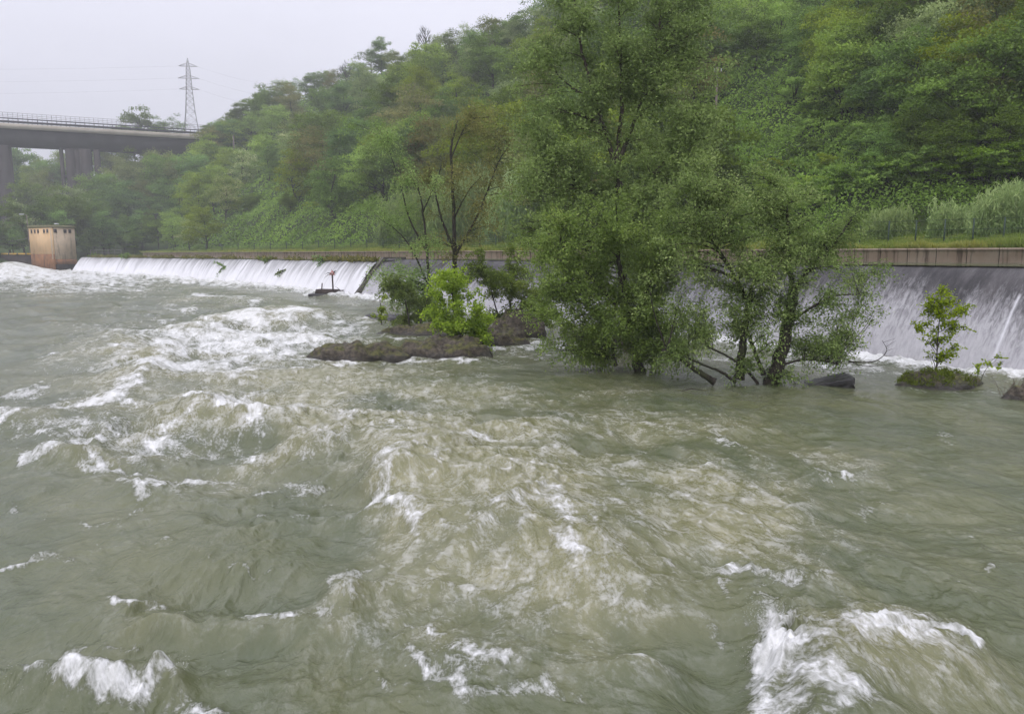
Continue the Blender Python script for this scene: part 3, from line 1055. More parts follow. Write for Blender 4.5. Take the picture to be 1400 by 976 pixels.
def find(px, py, H, ymin=0, wmin=0):
    """the first place along that bearing where a plant H tall standing on the slope reaches the sight line"""
    dx, dz = ray(px, py)
    xx = dx * YM
    key = round(dx, 4)
    if key not in ZCACHE:
        u, w = uw(xx, YM)
        ZCACHE[key] = (tz(xx, YM), (w > 22) | ((u > 226) & (w < 23)), w)
    zz, ok, w = ZCACHE[key]
    if wmin:
        ok = ok & (w > wmin)
    hit = np.nonzero(ok & (YM >= ymin) & (zz + H >= CAMZ + dz * YM))[0]
    if not len(hit):
        return None
    i = hit[0]
    return np.array([xx[i], YM[i], zz[i]])


PUT = []


def put(kind, p, H, label, group, cat='tree', name='tree', wide=1.0):
    pr = PROTO[kind][rnd.randrange(len(PROTO[kind]))]
    if not pr[1]:
        o = pr[0]; pr[1] = True
    else:
        o = copy_tree(pr[0])
    base = 3.0 if kind.startswith('bush') else HT
    s = H / base
    o.location = p
    o.rotation_euler = (rnd.uniform(-.05, .05), rnd.uniform(-.05, .05), rnd.uniform(0, 6.28))
    o.scale = (s * wide * rnd.uniform(.9, 1.15), s * wide * rnd.uniform(.9, 1.15), s)
    tag(o, label, cat, group)
    PUT.append(o)
    return o


def where(px, py, Y):
    """landmark words for a place on the slope"""
    if px < 70: a = 'beside the left viaduct pier'
    elif px < 150: a = 'below the viaduct behind the ochre tower'
    elif px < 215: a = 'below the viaduct right of the ochre tower'
    elif px < 285: a = 'at the end of the viaduct'
    elif px < 345: a = 'by the two short poles'
    elif px < 430: a = 'on the slope above the far weir'
    elif px < 500: a = 'on the slope above the warning triangle'
    elif px < 580: a = 'on the slope above the dividing wall'
    elif px < 660: a = 'on the slope behind the sparse brown tree'
    elif px < 735: a = 'on the slope left of the tallest poplar'
    elif px < 860: a = 'on the slope behind the tallest poplar'
    elif px < 960: a = 'on the slope right of the tallest poplar'
    elif px < 1040: a = 'on the slope around the tall utility pole'
    elif px < 1130: a = 'on the slope above the leaning willow'
    elif px < 1210: a = 'on the slope above the smallest reed clump'
    elif px < 1300: a = 'on the slope above the lime green sapling'
    else: a = 'on the slope above the tallest reed clump'
    b = 'high up' if py < 70 else 'mid height' if py < 170 else 'low down'
    return b + ' ' + a.replace('on the slope ', '')


used_spots = []
# skyline first: (column, top row, height, kind)
SKY = [(284, 176, 8, 'dark'), (297, 168, 9, 'round'), (312, 158, 9, 'grey'), (326, 148, 9, 'dark'), (342, 137, 10, 'round'), (358, 127, 9, 'dark'), (372, 117, 10, 'airy'), (390, 112, 9, 'grey'),
       (408, 108, 9, 'airy'), (425, 104, 9, 'dark'), (442, 98, 10, 'round'), (458, 97, 9, 'airy'), (474, 96, 9, 'dark'), (490, 88, 9, 'round'), (506, 70, 10, 'airy'), (520, 56, 12, 'dark'),
       (540, 72, 10, 'grey'), (556, 82, 9, 'round'), (574, 74, 10, 'grey'), (592, 62, 10, 'airy'), (608, 48, 11, 'grey'), (624, 44, 10, 'airy'), (642, 44, 10, 'grey'), (660, 36, 10, 'airy'), (676, 28, 11, 'grey'),
       (694, 30, 10, 'round'), (712, 22, 11, 'grey'), (730, 10, 12, 'airy'), (748, 2, 12, 'grey'), (768, -8, 12, 'round'), (790, -14, 12, 'grey'), (815, -20, 12, 'airy'), (842, -28, 12, 'grey'), (870, -40, 12, 'round')]
for i, (px, py, H, kind) in enumerate(SKY):
    p = find(px, py, H)
    k = 0
    while p is None and k < 12:
        H *= 1.10; k += 1
        p = find(px, py, H)
    if p is None:
        continue
    w_ = KINDS[kind][5]
    lm = where(px, 0, 0).replace('high up ', '').replace('on the slope ', '')
    lab = '%s on the skyline, %s' % (w_, lm)
    put(kind, p, H, lab, 'trees along the skyline', wide=1.0)
    used_spots.append(p)

# the slope
ntree = 0
SKX = [276, 300, 320, 345, 370, 420, 470, 500, 530, 570, 620, 670, 700, 730, 760, 850, 1000]
SKYL = [186, 172, 156, 142, 122, 110, 100, 90, 74, 78, 52, 40, 34, 20, 0, -45, -200]
rows = [(-150, 34), (-118, 34), (-86, 34), (-56, 32), (-28, 30), (0, 28), (26, 26), (52, 26), (78, 25), (104, 25), (130, 25), (156, 24), (182, 24), (206, 22), (230, 20), (252, 18), (272, 16)]
for ri, (py0, dy) in enumerate(rows):
    px = 276 + 20 * (ri % 2)
    while px < 1500:
        step = 40 if px < 560 else 54 if px < 960 else 66
        x_, y_ = px + rnd.uniform(-.35, .35) * step, py0 + rnd.uniform(-.4, .4) * dy
        px += step
        right = x_ > 960
        if y_ > 250 and not right and rnd.random() < .35:
            continue
        if 520 < x_ < 745 and y_ > 240:
            continue
        if y_ < float(np.interp(x_, SKX, SKYL)) - 2:
            continue
        if abs(x_ - 985) < 80 and 66 < y_ < 200:
            continue
        if right and y_ > 62 + 36 * math.sin(x_ / 90.0):
            kind = rnd.choice(['bush', 'bush', 'bush', 'bush_bright', 'bush_bright', 'bush_dark'])
            H = rnd.uniform(1.8, 3.4)
            if rnd.random() < .10:
                kind, H = 'tall', rnd.uniform(4, 6)
        elif right:
            kind = rnd.choice(['round', 'bright', 'round', 'dark', 'brown', 'tall', 'grey', 'bright'])
            H = rnd.uniform(6.0, 9.5)
        elif y_ > 222:
            kind = rnd.choice(['bush', 'bush_bright', 'bush_bright', 'round', 'bush_dark', 'bright'])
            H = rnd.uniform(2.2, 3.6) if kind.startswith('bush') else rnd.uniform(4.5, 6)
        else:
            kind = rnd.choice(['round', 'round', 'dark', 'bright', 'grey', 'tall', 'brown', 'bright', 'blossom' if x_ < 520 and y_ > 150 else 'dark'])
            H = rnd.uniform(8.5, 14.0)
        p = find(x_, y_, H, 0, 35 if 500 < x_ < 760 else 31 if x_ > 1100 else 27 if H > 4 else 0)
        if p is None:
            continue
        if p[1] > 200 and not kind.startswith('bush'):
            H *= 1.15
        ntree += 1
        words_ = BUSH_WORDS.get(kind) or KINDS[kind][5]
        if kind.startswith('bush'):
            put(kind, p, H, words_ + ' ' + where(x_, y_, p[1]), 'shrubs on the slope', 'shrub', 'shrub', 1.15)
        else:
            put(kind, p, H, words_ + ' ' + where(x_, y_, p[1]), 'trees on the wooded slope', wide=1.08)

# the riverside wood under and around the viaduct: (column, top row, height, kind, nearest distance)
WOOD = [(-30, 236, 18, 'dark', 0), (12, 246, 17, 'dark', 0), (34, 250, 17, 'round', 0), (58, 240, 18, 'grey', 0), (78, 268, 16, 'round', 0), (98, 258, 16, 'grey', 0), (120, 256, 16, 'round', 0),
        (138, 236, 18, 'round', 0), (158, 218, 19, 'grey', 0), (180, 214, 19, 'round', 0), (203, 208, 20, 'grey', 0), (226, 214, 19, 'round', 0), (246, 216, 18, 'grey', 0), (264, 210, 18, 'round', 0), (300, 178, 12, 'grey', 0), (316, 172, 12, 'dark', 0), (294, 200, 12, 'round', 0), (312, 204, 12, 'bright', 0),
        (8, 276, 14, 'dark', 0), (28, 282, 13, 'grey', 0), (52, 278, 14, 'dark', 0), (75, 288, 13, 'round', 0), (100, 280, 14, 'dark', 0), (124, 272, 15, 'dark', 0), (150, 262, 16, 'dark', 0),
        (172, 256, 16, 'dark', 0), (196, 250, 16, 'grey', 0), (220, 250, 16, 'dark', 0), (244, 252, 15, 'dark', 0), (268, 236, 16, 'bright', 0), (290, 226, 15, 'bright', 0), (306, 236, 14, 'blossom', 0),
        (140, 296, 11, 'dark', 0), (168, 298, 10, 'dark', 0), (192, 292, 11, 'dark', 0), (214, 296, 10, 'round', 0), (238, 288, 11, 'bright', 0), (256, 304, 9, 'blossom', 0), (276, 282, 11, 'bright', 0),
        (-10, 308, 9, 'dark', 0), (16, 312, 8, 'round', 0), (120, 316, 7, 'dark', 0), (148, 320, 6, 'dark', 0), (182, 318, 6, 'round', 0),
        (20, 206, 24, 'dark', 345), (2, 196, 25, 'dark', 350), (50, 222, 20, 'bright', 352), (70, 230, 18, 'round', 345), (84, 224, 20, 'grey', 352), (38, 228, 18, 'bright', 345), (62, 234, 16, 'grey', 342),
        (196, 164, 16, 'dark', 352), (214, 168, 15, 'round', 350), (234, 160, 17, 'airy', 352), (180, 172, 14, 'round', 352), (150, 190, 16, 'grey', 350), (130, 200, 16, 'round', 350)]
for (px, py, H, kind, y0) in WOOD:
    p = find(px, py, H, y0)
    if p is None:
        p = find(px, py, H * 1.5, y0); H *= 1.5
        if p is None:
            continue
    lab = ('riverside ' if y0 == 0 else '') + KINDS[kind][5] + (' ' + where(px, 250, 0).replace('low down ', '').replace('below the viaduct ', '') if y0 == 0 else ' behind the viaduct, rising over its deck' if px > 100 else ' behind the viaduct, seen beneath its deck')
    o = put(kind, p, H, lab, 'riverside wood near the viaduct' if y0 == 0 else 'trees beyond the viaduct', wide=.82 if H > 12 else 1.0)
    if y0 and 30 < px < 60 and kind == 'bright':
        pass

# same words twice: tell them apart by their order from the left
same = {}
for o in PUT:
    same.setdefault(o['label'], []).append(o)
NUMW = {2: 'two', 3: 'three', 4: 'four', 5: 'five', 6: 'six', 7: 'seven', 8: 'eight', 9: 'nine', 10: 'ten', 11: 'eleven', 12: 'twelve'}
ORD = ['leftmost', 'second from left', 'third from left', 'fourth from left', 'fifth from left', 'sixth from left', 'seventh from left', 'eighth from left', 'ninth from left', 'tenth from left', 'eleventh from left', 'twelfth from left']
for lab, os_ in same.items():
    k = len(os_)
    if 1 < k < 13:
        os_.sort(key=lambda o: o.location.x / o.location.y)
        for i, o in enumerate(os_):
            wd_ = {2: ['left one', 'right one'], 3: ['leftmost', 'middle one', 'rightmost']}.get(k)
            wd_ = wd_[i] if wd_ else 'rightmost' if i == k - 1 else ORD[i]
            o['label'] = lab + ', ' + wd_ + ' of ' + NUMW[k]

# bare dead trees on the skyline
def bare_tree(px, py, H, label):
    p = find(px, py, H)
    if p is None:
        p = find(px, py, H * 1.6); H *= 1.6
    if p is None:
        return
    root = empty('bare_tree', p, label, 'tree', 'bare trees on the skyline')
    g = Geo()
    g.tube([(0, 0, -.5), (.1, 0, H * .5), (0, .1, H)], [.28, .18, .04], 6)
    g.build('trunk', M['bark'], root)
    b = Geo()
    for i in range(34):
        z = rnd.uniform(.3, .92) * H
        a = rnd.uniform(0, 6.28); L = (H - z) * .55 + .8
        e = np.array([math.cos(a) * L * .6, math.sin(a) * L * .6, z + L * .9])
        b.tube([(0, 0, z), e * .5 + np.array([0, 0, z * .5]), e], [.09, .06, .02], 4, False)
        for k in range(4):
            e2 = e + np.array([rnd.uniform(-.6, .6), rnd.uniform(-.6, .6), rnd.uniform(.1, .9)])
            q = e * .6 + np.array([0, 0, z * .4])
            b.tube([q, e2], [.04, .015], 3, False)
    b.build('branches', M['bark'], root)


bare_tree(472, 86, 9, 'bare dark twiggy tree on the skyline, the left one of two')
bare_tree(581, 40, 12, 'bare dark twiggy tree on the skyline, the right one of two')

# ------------------------------------------------------------------ undergrowth: creepers and brambles carpeting the slope (nobody could count it)
g = Geo()
N = 460000
a = rng.uniform(-.46, .86, N)                                   # bearing
ymn = np.clip((24 + 31.4) / (.79 * a + .613 + .05), 40, 330)
Y = ymn * np.exp(rng.uniform(0, 1, N) ** 1.0 * np.log(4.2))
xx = a * Y
u, w = uw(xx, Y)
pxs_ = CX + F * xx / Y
ok = (w > 22.5) & (Y < 420) & ~((pxs_ > 505) & (pxs_ < 745) & (w < 33)) & ~((pxs_ > 1160) & (w < 26.5))
xx, Y, u, w = xx[ok], Y[ok], u[ok], w[ok]
z = tz(xx, Y)
LUMP = lambda X_, Y_: np.clip(.6 + .8 * fbm(X_ / 5.5, Y_ / 5.0, 21, 4, .55), 0, 2.2)
lumpy = LUMP(xx, Y) * sm(22.5, 29, w)
up = rng.uniform(0, 1, len(z)) ** .45
P = np.stack([xx, Y, z + lumpy * up * 2.5 + .1], 1)
e = .6
gxh = (LUMP(xx + e, Y) - LUMP(xx, Y)) / e * 2.5
gyh = (LUMP(xx, Y + e) - LUMP(xx, Y)) / e * 2.5
nn = nrm(np.stack([-gxh * .9 - .45, -gyh * .9 - .35, np.full(len(xx), .9)], 1) + rng.normal(size=(len(xx), 3)) * .45)
L = (.10 + .0024 * Y) * rng.uniform(.6, 1.35, len(Y))
tint = np.clip(.46 + .34 * fbm(xx / 9, Y / 7, 23, 3) + rng.normal(0, .14, len(Y)), 0, 1)
leaf_quads(g, P, rng.normal(size=P.shape) + np.array([0, 0, -.4]), nn, L, L * .62, tint)
tag(g.build('undergrowth', M['leaf_under']), 'dense carpet of creepers and brambles covering the slope', 'undergrowth', kind='stuff')

# grass on the strip between wall and slope
g = Geo()
N = 120000
a = rng.uniform(-.62, .86, N)
wv = WALL_W + .45 + 8.2 * rng.uniform(0, 1, N) ** 1.3
Y = (wv + 31.4 - .0) / (.79 * a + .613)
xx = a * Y
u, w = uw(xx, Y)
ok = (Y > 30) & (u < 235) & (u > -60)
xx, Y, w = xx[ok], Y[ok], w[ok]
z = tz(xx, Y)
hgt = (.22 + .40 * np.clip(.5 + .7 * fbm(xx / 2.5, Y / 2.5, 27, 2), 0, 1.4)) * rng.uniform(.6, 1.3, len(Y))
dirv = np.stack([rng.normal(0, .35, len(Y)), rng.normal(0, .35, len(Y)), np.ones(len(Y))], 1)
P = np.stack([xx, Y, z], 1) + nrm(dirv) * (hgt * .5)[:, None]
dry = np.clip(.32 + .38 * fbm(xx / 4, Y / 4, 29, 2) + .45 * sm(19.5, 17.3, w) + rng.normal(0, .12, len(Y)), 0, 1)
leaf_quads(g, P, dirv, nrm(np.stack([rng.normal(-.3, .5, len(Y)), rng.normal(-.8, .3, len(Y)), rng.normal(.3, .2, len(Y))], 1)), hgt, .035 + .0011 * Y, dry)
tag(g.build('bank_grass', M['grass']), 'rough yellowing grass along the top of the canal wall', 'grass', kind='stuff')


# ------------------------------------------------------------------ giant reed clumps on the bank
def reeds(px0, px1, Y0, top, label, n, depth=3.0):
    """a stand between two bearings; each cane has drooping leaves"""
    pa = np.array([ray(px0, 347)[0] * Y0, Y0]); pb = np.array([ray(px1, 347)[0] * Y0, Y0])
    ua, _ = uw(*pa); ub, _ = uw(*pb)
    g = Geo(); st = Geo()
    k = rng.uniform(0, 1, n)
    uu_ = ua + (ub - ua) * k
    wc = uw(*(pa + (pb - pa) * .5))[1]
    ww_ = np.full(n, 0.0) + rng.uniform(0, depth, n)
    xa = pa[0] + (pb[0] - pa[0]) * k + WD[0] * ww_
    ya = pa[1] + (pb[1] - pa[1]) * k + WD[1] * ww_
    za = tz(xa, ya)
    edge = np.sqrt(np.clip(1 - (2 * k - 1) ** 6, .30, 1))
    Hc = top * edge * rng.uniform(.62, 1.10, n) * (1 + .30 * pn(xa / 1.1, ya / 1.1, 77))
    lean = rng.normal(0, .10, (n, 2))
    base = np.array([float(xa.mean()), float(ya.mean()), float(za.mean())])
    for j in range(14):
        f = rng.uniform(.18, 1.0, n)
        P = np.stack([xa + lean[:, 0] * Hc * f, ya + lean[:, 1] * Hc * f, za + Hc * f], 1)
        dv = np.stack([rng.normal(0, .55, n), rng.normal(0, .55, n), rng.uniform(.35, 1.5, n)], 1)
        L = rng.uniform(.4, .85, n) * top / 3.2
        tint = np.clip(.14 + .62 * f + rng.normal(0, .13, n), 0, 1)
        leaf_quads(g, P, dv, rng.normal(size=(n, 3)), L, .030 + .0007 * Y0, tint)
    for i in range(0, n, 3):
        st.tube([(xa[i], ya[i], za[i] - .1), (xa[i] + lean[i, 0] * Hc[i], ya[i] + lean[i, 1] * Hc[i], za[i] + Hc[i] * .95)], [.02, .008], 3, False)
    root = empty('reed_clump', base, label, 'reeds', 'stands of giant reed on the bank')
    g.build('foliage', M['leaf_reed'], root, origin=base)
    st.build('canes', M['leaf_reed'], root, origin=base)


def y_on(px, w):
    dx = ray(px, 347)[0]
    return (w + 31.4) / (.79 * dx + .613)


reeds(1172, 1230, y_on(1200, 21.8), 2.3, 'small pale reed clump between the leaning willow and the fence', 420, 2.4)
reeds(1262, 1328, y_on(1295, 22.0), 2.3, 'middle pale reed clump behind the wire fence above the lime sapling', 520, 2.4)
reeds(1318, 1412, y_on(1365, 22.8), 3.1, 'tallest reed clump, at the right edge of the bank', 900, 2.6)
for (a_, b_, t_, n_, l_) in ((512, 585, 5.0, 900, 'wide reed stand left of the sparse brown tree'), (585, 655, 5.6, 1000, 'wide reed stand right behind the sparse brown tree'), (655, 738, 5.4, 1000, 'wide reed stand between brown tree and tallest poplar')):
    reeds(a_, b_, y_on((a_ + b_) / 2, 25.0), t_ * 1.35, l_, n_, 5.0)


# ------------------------------------------------------------------ the flooded trees in the river
def spline(P, n=10):
    P = np.asarray(P, float)
    if len(P) == 2:
        k = np.linspace(0, 1, n)[:, None]
        return P[0] * (1 - k) + P[1] * k
    Q = np.vstack([2 * P[0] - P[1], P, 2 * P[-1] - P[-2]])
    out = []
    for i in range(1, len(Q) - 2):
        for tt in np.linspace(0, 1, n, endpoint=False):
            p0, p1, p2, p3 = Q[i - 1:i + 3]
            out.append(.5 * ((2 * p1) + (p2 - p0) * tt + (2 * p0 - 5 * p1 + 4 * p2 - p3) * tt ** 2 + (3 * p1 - p0 - 3 * p2 + p3) * tt ** 3))
    out.append(P[-1])
    return np.array(out)


def near_tree(name, label, cat, Y, stems, blobs, leaf, mat, barkm, limbs=5, twigs=9, nleaf=42, droop=.35, group=None, twig_len=.8, wide=.36, spread=.09, bare=(), fill=1.7, far=.98):
    base = atY(*stems[0][0][0][:2], Y)
    base[2] = 0
    if len(stems[0]) > 3:
        base[2] = stems[0][3]
    root = empty(name, base, label, cat, group)
    tg = Geo(); SP, SR = [], []
    for st in stems:
        P = spline([atY(q[0], q[1], Y + (q[2] if len(q) > 2 else 0)) for q in st[0]], 7)
        P[1:-1] += rng.normal(0, st[1] * .12, P[1:-1].shape)
        k = np.linspace(0, 1, len(P))
        R = st[1] + (st[2] - st[1]) * k ** .8
        R[0] *= 1.25
        tg.tube(P, R, 9)
        SP.append(P); SR.append(R)
    tg.build('trunk', M[barkm], root, smooth=True, origin=base)
    SP = np.vstack(SP); SR = np.concatenate(SR)
    bg, lg = Geo(), Geo()
    for bl in blobs:
        bx_, by_, rx_, ry_ = bl[:4]
        dens = bl[4] if len(bl) > 4 else 1.0
        dep = bl[5] if len(bl) > 5 else rnd.uniform(-1, 1) * 1.2
        c = atY(bx_, by_, Y + dep)
        rad = np.array([rx_ * Y / F, (rx_ + ry_) * .5 * Y / F * .9, ry_ * Y / F])
        tb = rng.normal(.5, .10)
        for li in range(max(1, int(round(limbs * dens)))):
            e = c + rand_dirs(1)[0] * rad * rnd.uniform(.30, far) ** .7
            cost = np.linalg.norm(SP - e, axis=1) + 1.5 * np.clip(SP[:, 2] - e[2] + .25, 0, None) + 4 * (SP[:, 2] < .1)
            i = int(np.argmin(cost * rng.uniform(.85, 1.15, len(cost))))
            s = SP[i]
            r0 = min(SR[i] * .55, .012 + .014 * np.linalg.norm(e - s))
            mid = (s + e) / 2 + np.array([0, 0, .12 * np.linalg.norm(e - s)]) + rng.normal(0, .06, 3) * np.linalg.norm(e - s)
            k = np.linspace(0, 1, 7)[:, None]
            B = s * (1 - k) ** 2 + 2 * mid * k * (1 - k) + e * k ** 2
            bg.tube(B, np.linspace(r0, .008, 7), 5, False)
            tl = tb + rng.normal(0, .07)
            for ti in range(int(twigs * 1.35)):
                f = rnd.uniform(.38, 1.0)
                j = f * 6; a0 = int(min(j, 5)); b = B[a0] + (B[a0 + 1] - B[a0]) * (j - a0)
                if np.linalg.norm((b - c) / rad) > 1.25:
                    continue
                dv = nrm(rand_dirs(1)[0] * np.array([1, 1, .7]) + nrm((b - c))[None][0] * .4 + np.array([0, 0, .15]))
                Lt = twig_len * rnd.uniform(.5, 1.2)
                e1 = b + dv * Lt * .5
                e2 = b + dv * Lt + np.array([0, 0, -droop * Lt])
                bg.tube([b, e1, e2], [.007, .005, .002], 3, False)
                m = max(3, int(fill * nleaf * Lt / twig_len * rnd.uniform(.7, 1.2)))
                q = rng.uniform(.08, 1.05, m)[:, None]
                P = b * (1 - q) ** 2 + 2 * e1 * q * (1 - q) + e2 * q * q + rng.normal(0, spread, (m, 3))
                dd = dv + rng.normal(0, .8, (m, 3)) + np.array([0, 0, -droop])
                nn = rng.normal(0, .6, (m, 3)) + np.array([0, -.1, .8])
                L = leaf * 1.12 * rng.uniform(.65, 1.3, m)
                leaf_quads(lg, P, dd, nn, L, L * 1.25 * wide * rng.uniform(.8, 1.25, m), np.clip(tl + rng.normal(0, .17, m), 0, 1), .15)
    for pts in bare:
        P = spline([atY(q[0], q[1], Y + (q[2] if len(q) > 2 else 0)) for q in pts], 5)
        bg.tube(P, np.linspace(.024, .006, len(P)), 5, False)
        for i in range(2, len(P), 2):
            bg.tube([P[i], P[i] + np.array([rnd.uniform(-.3, .4), rnd.uniform(-.2, .2), rnd.uniform(-.25, .35)])], [.008, .003], 3, False)
    bg.build('branches', M[barkm], root, origin=base)
    lg.build('crown', M[mat], root, origin=base)
    return root


# tallest: the poplar standing behind, its top out of the picture
near_tree('poplar_tree', 'tallest dark green poplar rising out of the flooded river, top cut off', 'tree', 33.5,
          [([(862, 492), (852, 420), (849, 340), (846, 275), (842, 222)], .24, .15), ([(843, 235), (828, 180), (806, 110), (790, 40), (782, -60)], .13, .03),
           ([(844, 225), (868, 165), (890, 90), (905, 10), (905, -50)], .11, .03), ([(842, 225), (850, 150), (848, 60), (845, -70)], .12, .03),
           ([(847, 285), (880, 250), (915, 215), (940, 190)], .07, .02), ([(848, 300), (810, 262), (775, 240)], .06, .02), ([(815, 140), (770, 110), (745, 80)], .05, .02)],
          [(770, 62, 55, 60), (792, 0, 55, 55), (845, 20, 60, 55), (850, -45, 80, 50), (900, 45, 55, 55), (940, 50, 42, 45), (925, 0, 50, 45), (745, 165, 48, 48), (785, 120, 52, 52), (845, 90, 55, 50), (900, 110, 50, 45),
           (938, 120, 40, 42), (955, 175, 32, 34, .8), (735, 230, 42, 42), (775, 200, 52, 48), (825, 175, 45, 45, .8), (895, 180, 52, 42), (760, 270, 50, 42), (810, 250, 38, 38, .6), (900, 240, 50, 42), (940, 225, 38, 36),
           (715, 190, 28, 30, .7), (730, 290, 42, 36), (880, 290, 50, 38), (790, 300, 50, 38), (720, 330, 36, 30), (770, -60, 60, 40), (840, 135, 40, 40, .8), (745, 320, 46, 40), (850, 320, 46, 44), (905, 300, 50, 44), (935, 275, 44, 40), (700, 260, 30, 30, .7), (860, 250, 44, 40), (830, 360, 44, 40), (890, 360, 46, 40), (770, 360, 44, 36), (962, 120, 38, 44, .9), (718, 120, 38, 44, .9), (735, 60, 34, 40, .8), (965, 60, 34, 40, .8), (960, 185, 36, 36, .8), (960, 230, 30, 30, .8)],
          .125, 'leaf_poplar', 'bark_pale', 6, 10, 40, .15, twig_len=1.0, wide=.42, fill=1.25, spread=.14)

# willow in front of it, foliage down to the water
near_tree('willow_tree', 'leafy willow trailing its lowest branches into the water before the tallest poplar', 'tree', 28.0,
          [([(875, 516), (870, 470), (862, 430), (850, 380), (842, 330)], .24, .07), ([(866, 450), (835, 410), (800, 370), (765, 335)], .09, .03), ([(864, 440), (885, 400), (905, 350), (912, 310)], .09, .03),
           ([(842, 500), (836, 470), (826, 440), (815, 400)], .07, .02), ([(830, 492), (826, 460), (822, 430)], .05, .02)],
          [(760, 330, 52, 40), (722, 345, 32, 28), (800, 375, 50, 40), (765, 385, 42, 36), (790, 430, 46, 38), (775, 470, 36, 20), (815, 478, 34, 20), (755, 478, 20, 9, .6), (848, 430, 40, 42), (850, 340, 48, 42),
           (890, 365, 48, 42), (905, 415, 48, 42), (905, 462, 40, 30), (875, 470, 28, 28), (912, 310, 46, 40), (820, 300, 46, 36), (735, 400, 26, 24, .7), (880, 330, 40, 40), (925, 440, 34, 34), (935, 470, 24, 14, .7), (840, 385, 44, 40), (870, 410, 40, 40), (820, 420, 40, 36), (735, 440, 30, 26, .7)],
          .098, 'leaf_willow', 'bark', 6, 9, 44, .40, fill=1.45, twig_len=.8, far=.98, spread=.11)

# the leaning multi stemmed willow on the right
near_tree('willow_tree', 'sprawling multi-stemmed willow with a leaning trunk and silvery airy crown', 'tree', 25.2,
          [([(1050, 533), (1064, 495), (1078, 440), (1084, 395)], .27, .17), ([(1083, 405), (1080, 350), (1077, 300), (1074, 262)], .10, .03), ([(1084, 400), (1105, 370), (1130, 345), (1152, 318), (1172, 288)], .10, .02),
           ([(977, 522), (950, 505), (930, 490), (905, 478)], .12, .05), ([(1010, 518), (1016, 470), (1022, 425), (1028, 390)], .17, .07), ([(1024, 415), (1000, 370), (975, 330), (962, 300), (948, 262)], .09, .03),
           ([(1044, 512), (1032, 480), (1022, 452)], .08, .05), ([(1066, 500), (1095, 492), (1130, 494), (1150, 500)], .05, .02), ([(1080, 440), (1110, 420), (1140, 405), (1175, 402)], .06, .02),
           ([(1006, 522), (985, 508), (965, 500), (930, 485)], .06, .03), ([(1040, 530), (1020, 505), (1000, 490), (965, 472)], .06, .03)],
          [(945, 285, 46, 40), (985, 250, 46, 36), (1030, 265, 44, 38), (940, 340, 44, 42), (990, 310, 44, 40), (1020, 345, 38, 36, .7), (1020, 392, 46, 38), (972, 395, 42, 38), (985, 440, 42, 30, .8), (1010, 425, 40, 28, .7),
           (945, 430, 38, 34), (955, 465, 36, 22), (1040, 445, 30, 30, .7), (1078, 300, 44, 38, .7), (1118, 300, 40, 38, .7), (1150, 305, 32, 34, .6), (1110, 350, 40, 34, .8), (1078, 350, 36, 34, .7), (1055, 400, 32, 32, .7),
           (1165, 335, 28, 26, .5), (1170, 390, 30, 22, .6), (1160, 432, 36, 26), (1125, 452, 38, 26), (1104, 478, 30, 16, .7), (1150, 470, 30, 18, .7), (1085, 508, 26, 10, .4), (1020, 500, 22, 10, .4), (1120, 410, 30, 26, .5), (1050, 300, 44, 38), (1000, 290, 44, 36), (960, 240, 40, 34, .8), (1100, 330, 40, 34, .8), (1045, 370, 36, 32, .8), (920, 380, 40, 36, .9), (915, 320, 40, 36, .9), (1130, 380, 32, 28, .6), (1185, 365, 22, 18, .5),
           (1185, 425, 22, 24, .8), (1010, 290, 50, 40)],
          .092, 'leaf_willow_grey', 'bark', 5, 9, 40, .30, fill=1.2, twig_len=.72, far=.92, spread=.11,
          bare=([(1120, 493), (1150, 490), (1180, 500), (1225, 497)], [(1160, 495), (1195, 494), (1212, 480), (1206, 465)], [(1075, 505), (1088, 525), (1102, 545)], [(1130, 330), (1160, 300), (1190, 280)]))

# the sparse trees behind the rocks
near_tree('poplar_tree', 'sparse brownish poplar with drooping top standing behind the mossy rocks', 'tree', 47.0,
          [([(626, 452), (622, 400), (621, 330), (619, 265), (617, 205), (626, 165)], .21, .04), ([(622, 350), (655, 290), (680, 225), (698, 196)], .09, .02), ([(622, 345), (604, 300), (594, 260), (585, 220)], .10, .03),
           ([(617, 215), (640, 168), (668, 160)], .05, .02), ([(620, 300), (640, 262), (660, 240)], .06, .02)],
          [(632, 165, 30, 24, .6), (660, 168, 26, 18, .7), (684, 192, 22, 14, .9), (620, 200, 36, 28, .6), (600, 232, 32, 26, .6), (655, 215, 34, 26, .5), (640, 255, 40, 30, .5), (580, 260, 36, 26, .5), (620, 290, 40, 28, .5),
           (665, 265, 36, 26, .5), (600, 320, 34, 24, .5), (650, 310, 30, 24, .4), (675, 235, 30, 22, .5), (690, 270, 30, 24, .6), (640, 345, 34, 20, .5)],
          .13, 'leaf_brown', 'bark', 5, 7, 30, .35, twig_len=1.25, fill=1.75, spread=.2)
near_tree('poplar_tree', 'second sparse brownish poplar leaning left behind the small lime tree', 'tree', 46.0,
          [([(592, 452), (588, 400), (584, 350), (578, 290), (570, 245)], .15, .03), ([(584, 345), (560, 300), (548, 255), (530, 200)], .07, .02), ([(590, 400), (565, 345), (545, 318), (520, 300)], .07, .02), ([(578, 290), (596, 250), (604, 225)], .05, .02)],
          [(500, 172, 26, 16, .5), (528, 182, 18, 12, .8), (548, 232, 34, 26, .5), (575, 240, 34, 24, .5), (540, 275, 34, 24, .5), (575, 290, 34, 26, .5), (520, 295, 28, 22, .5), (560, 335, 40, 26, .5), (540, 375, 36, 26, .9),
           (575, 385, 40, 28, .9), (545, 405, 32, 22, .9), (590, 420, 38, 26, .9), (565, 430, 28, 22, .9), (520, 385, 20, 18, .7)],
          .13, 'leaf_willow', 'bark', 5, 8, 34, .35, twig_len=1.25, fill=1.7, spread=.2)
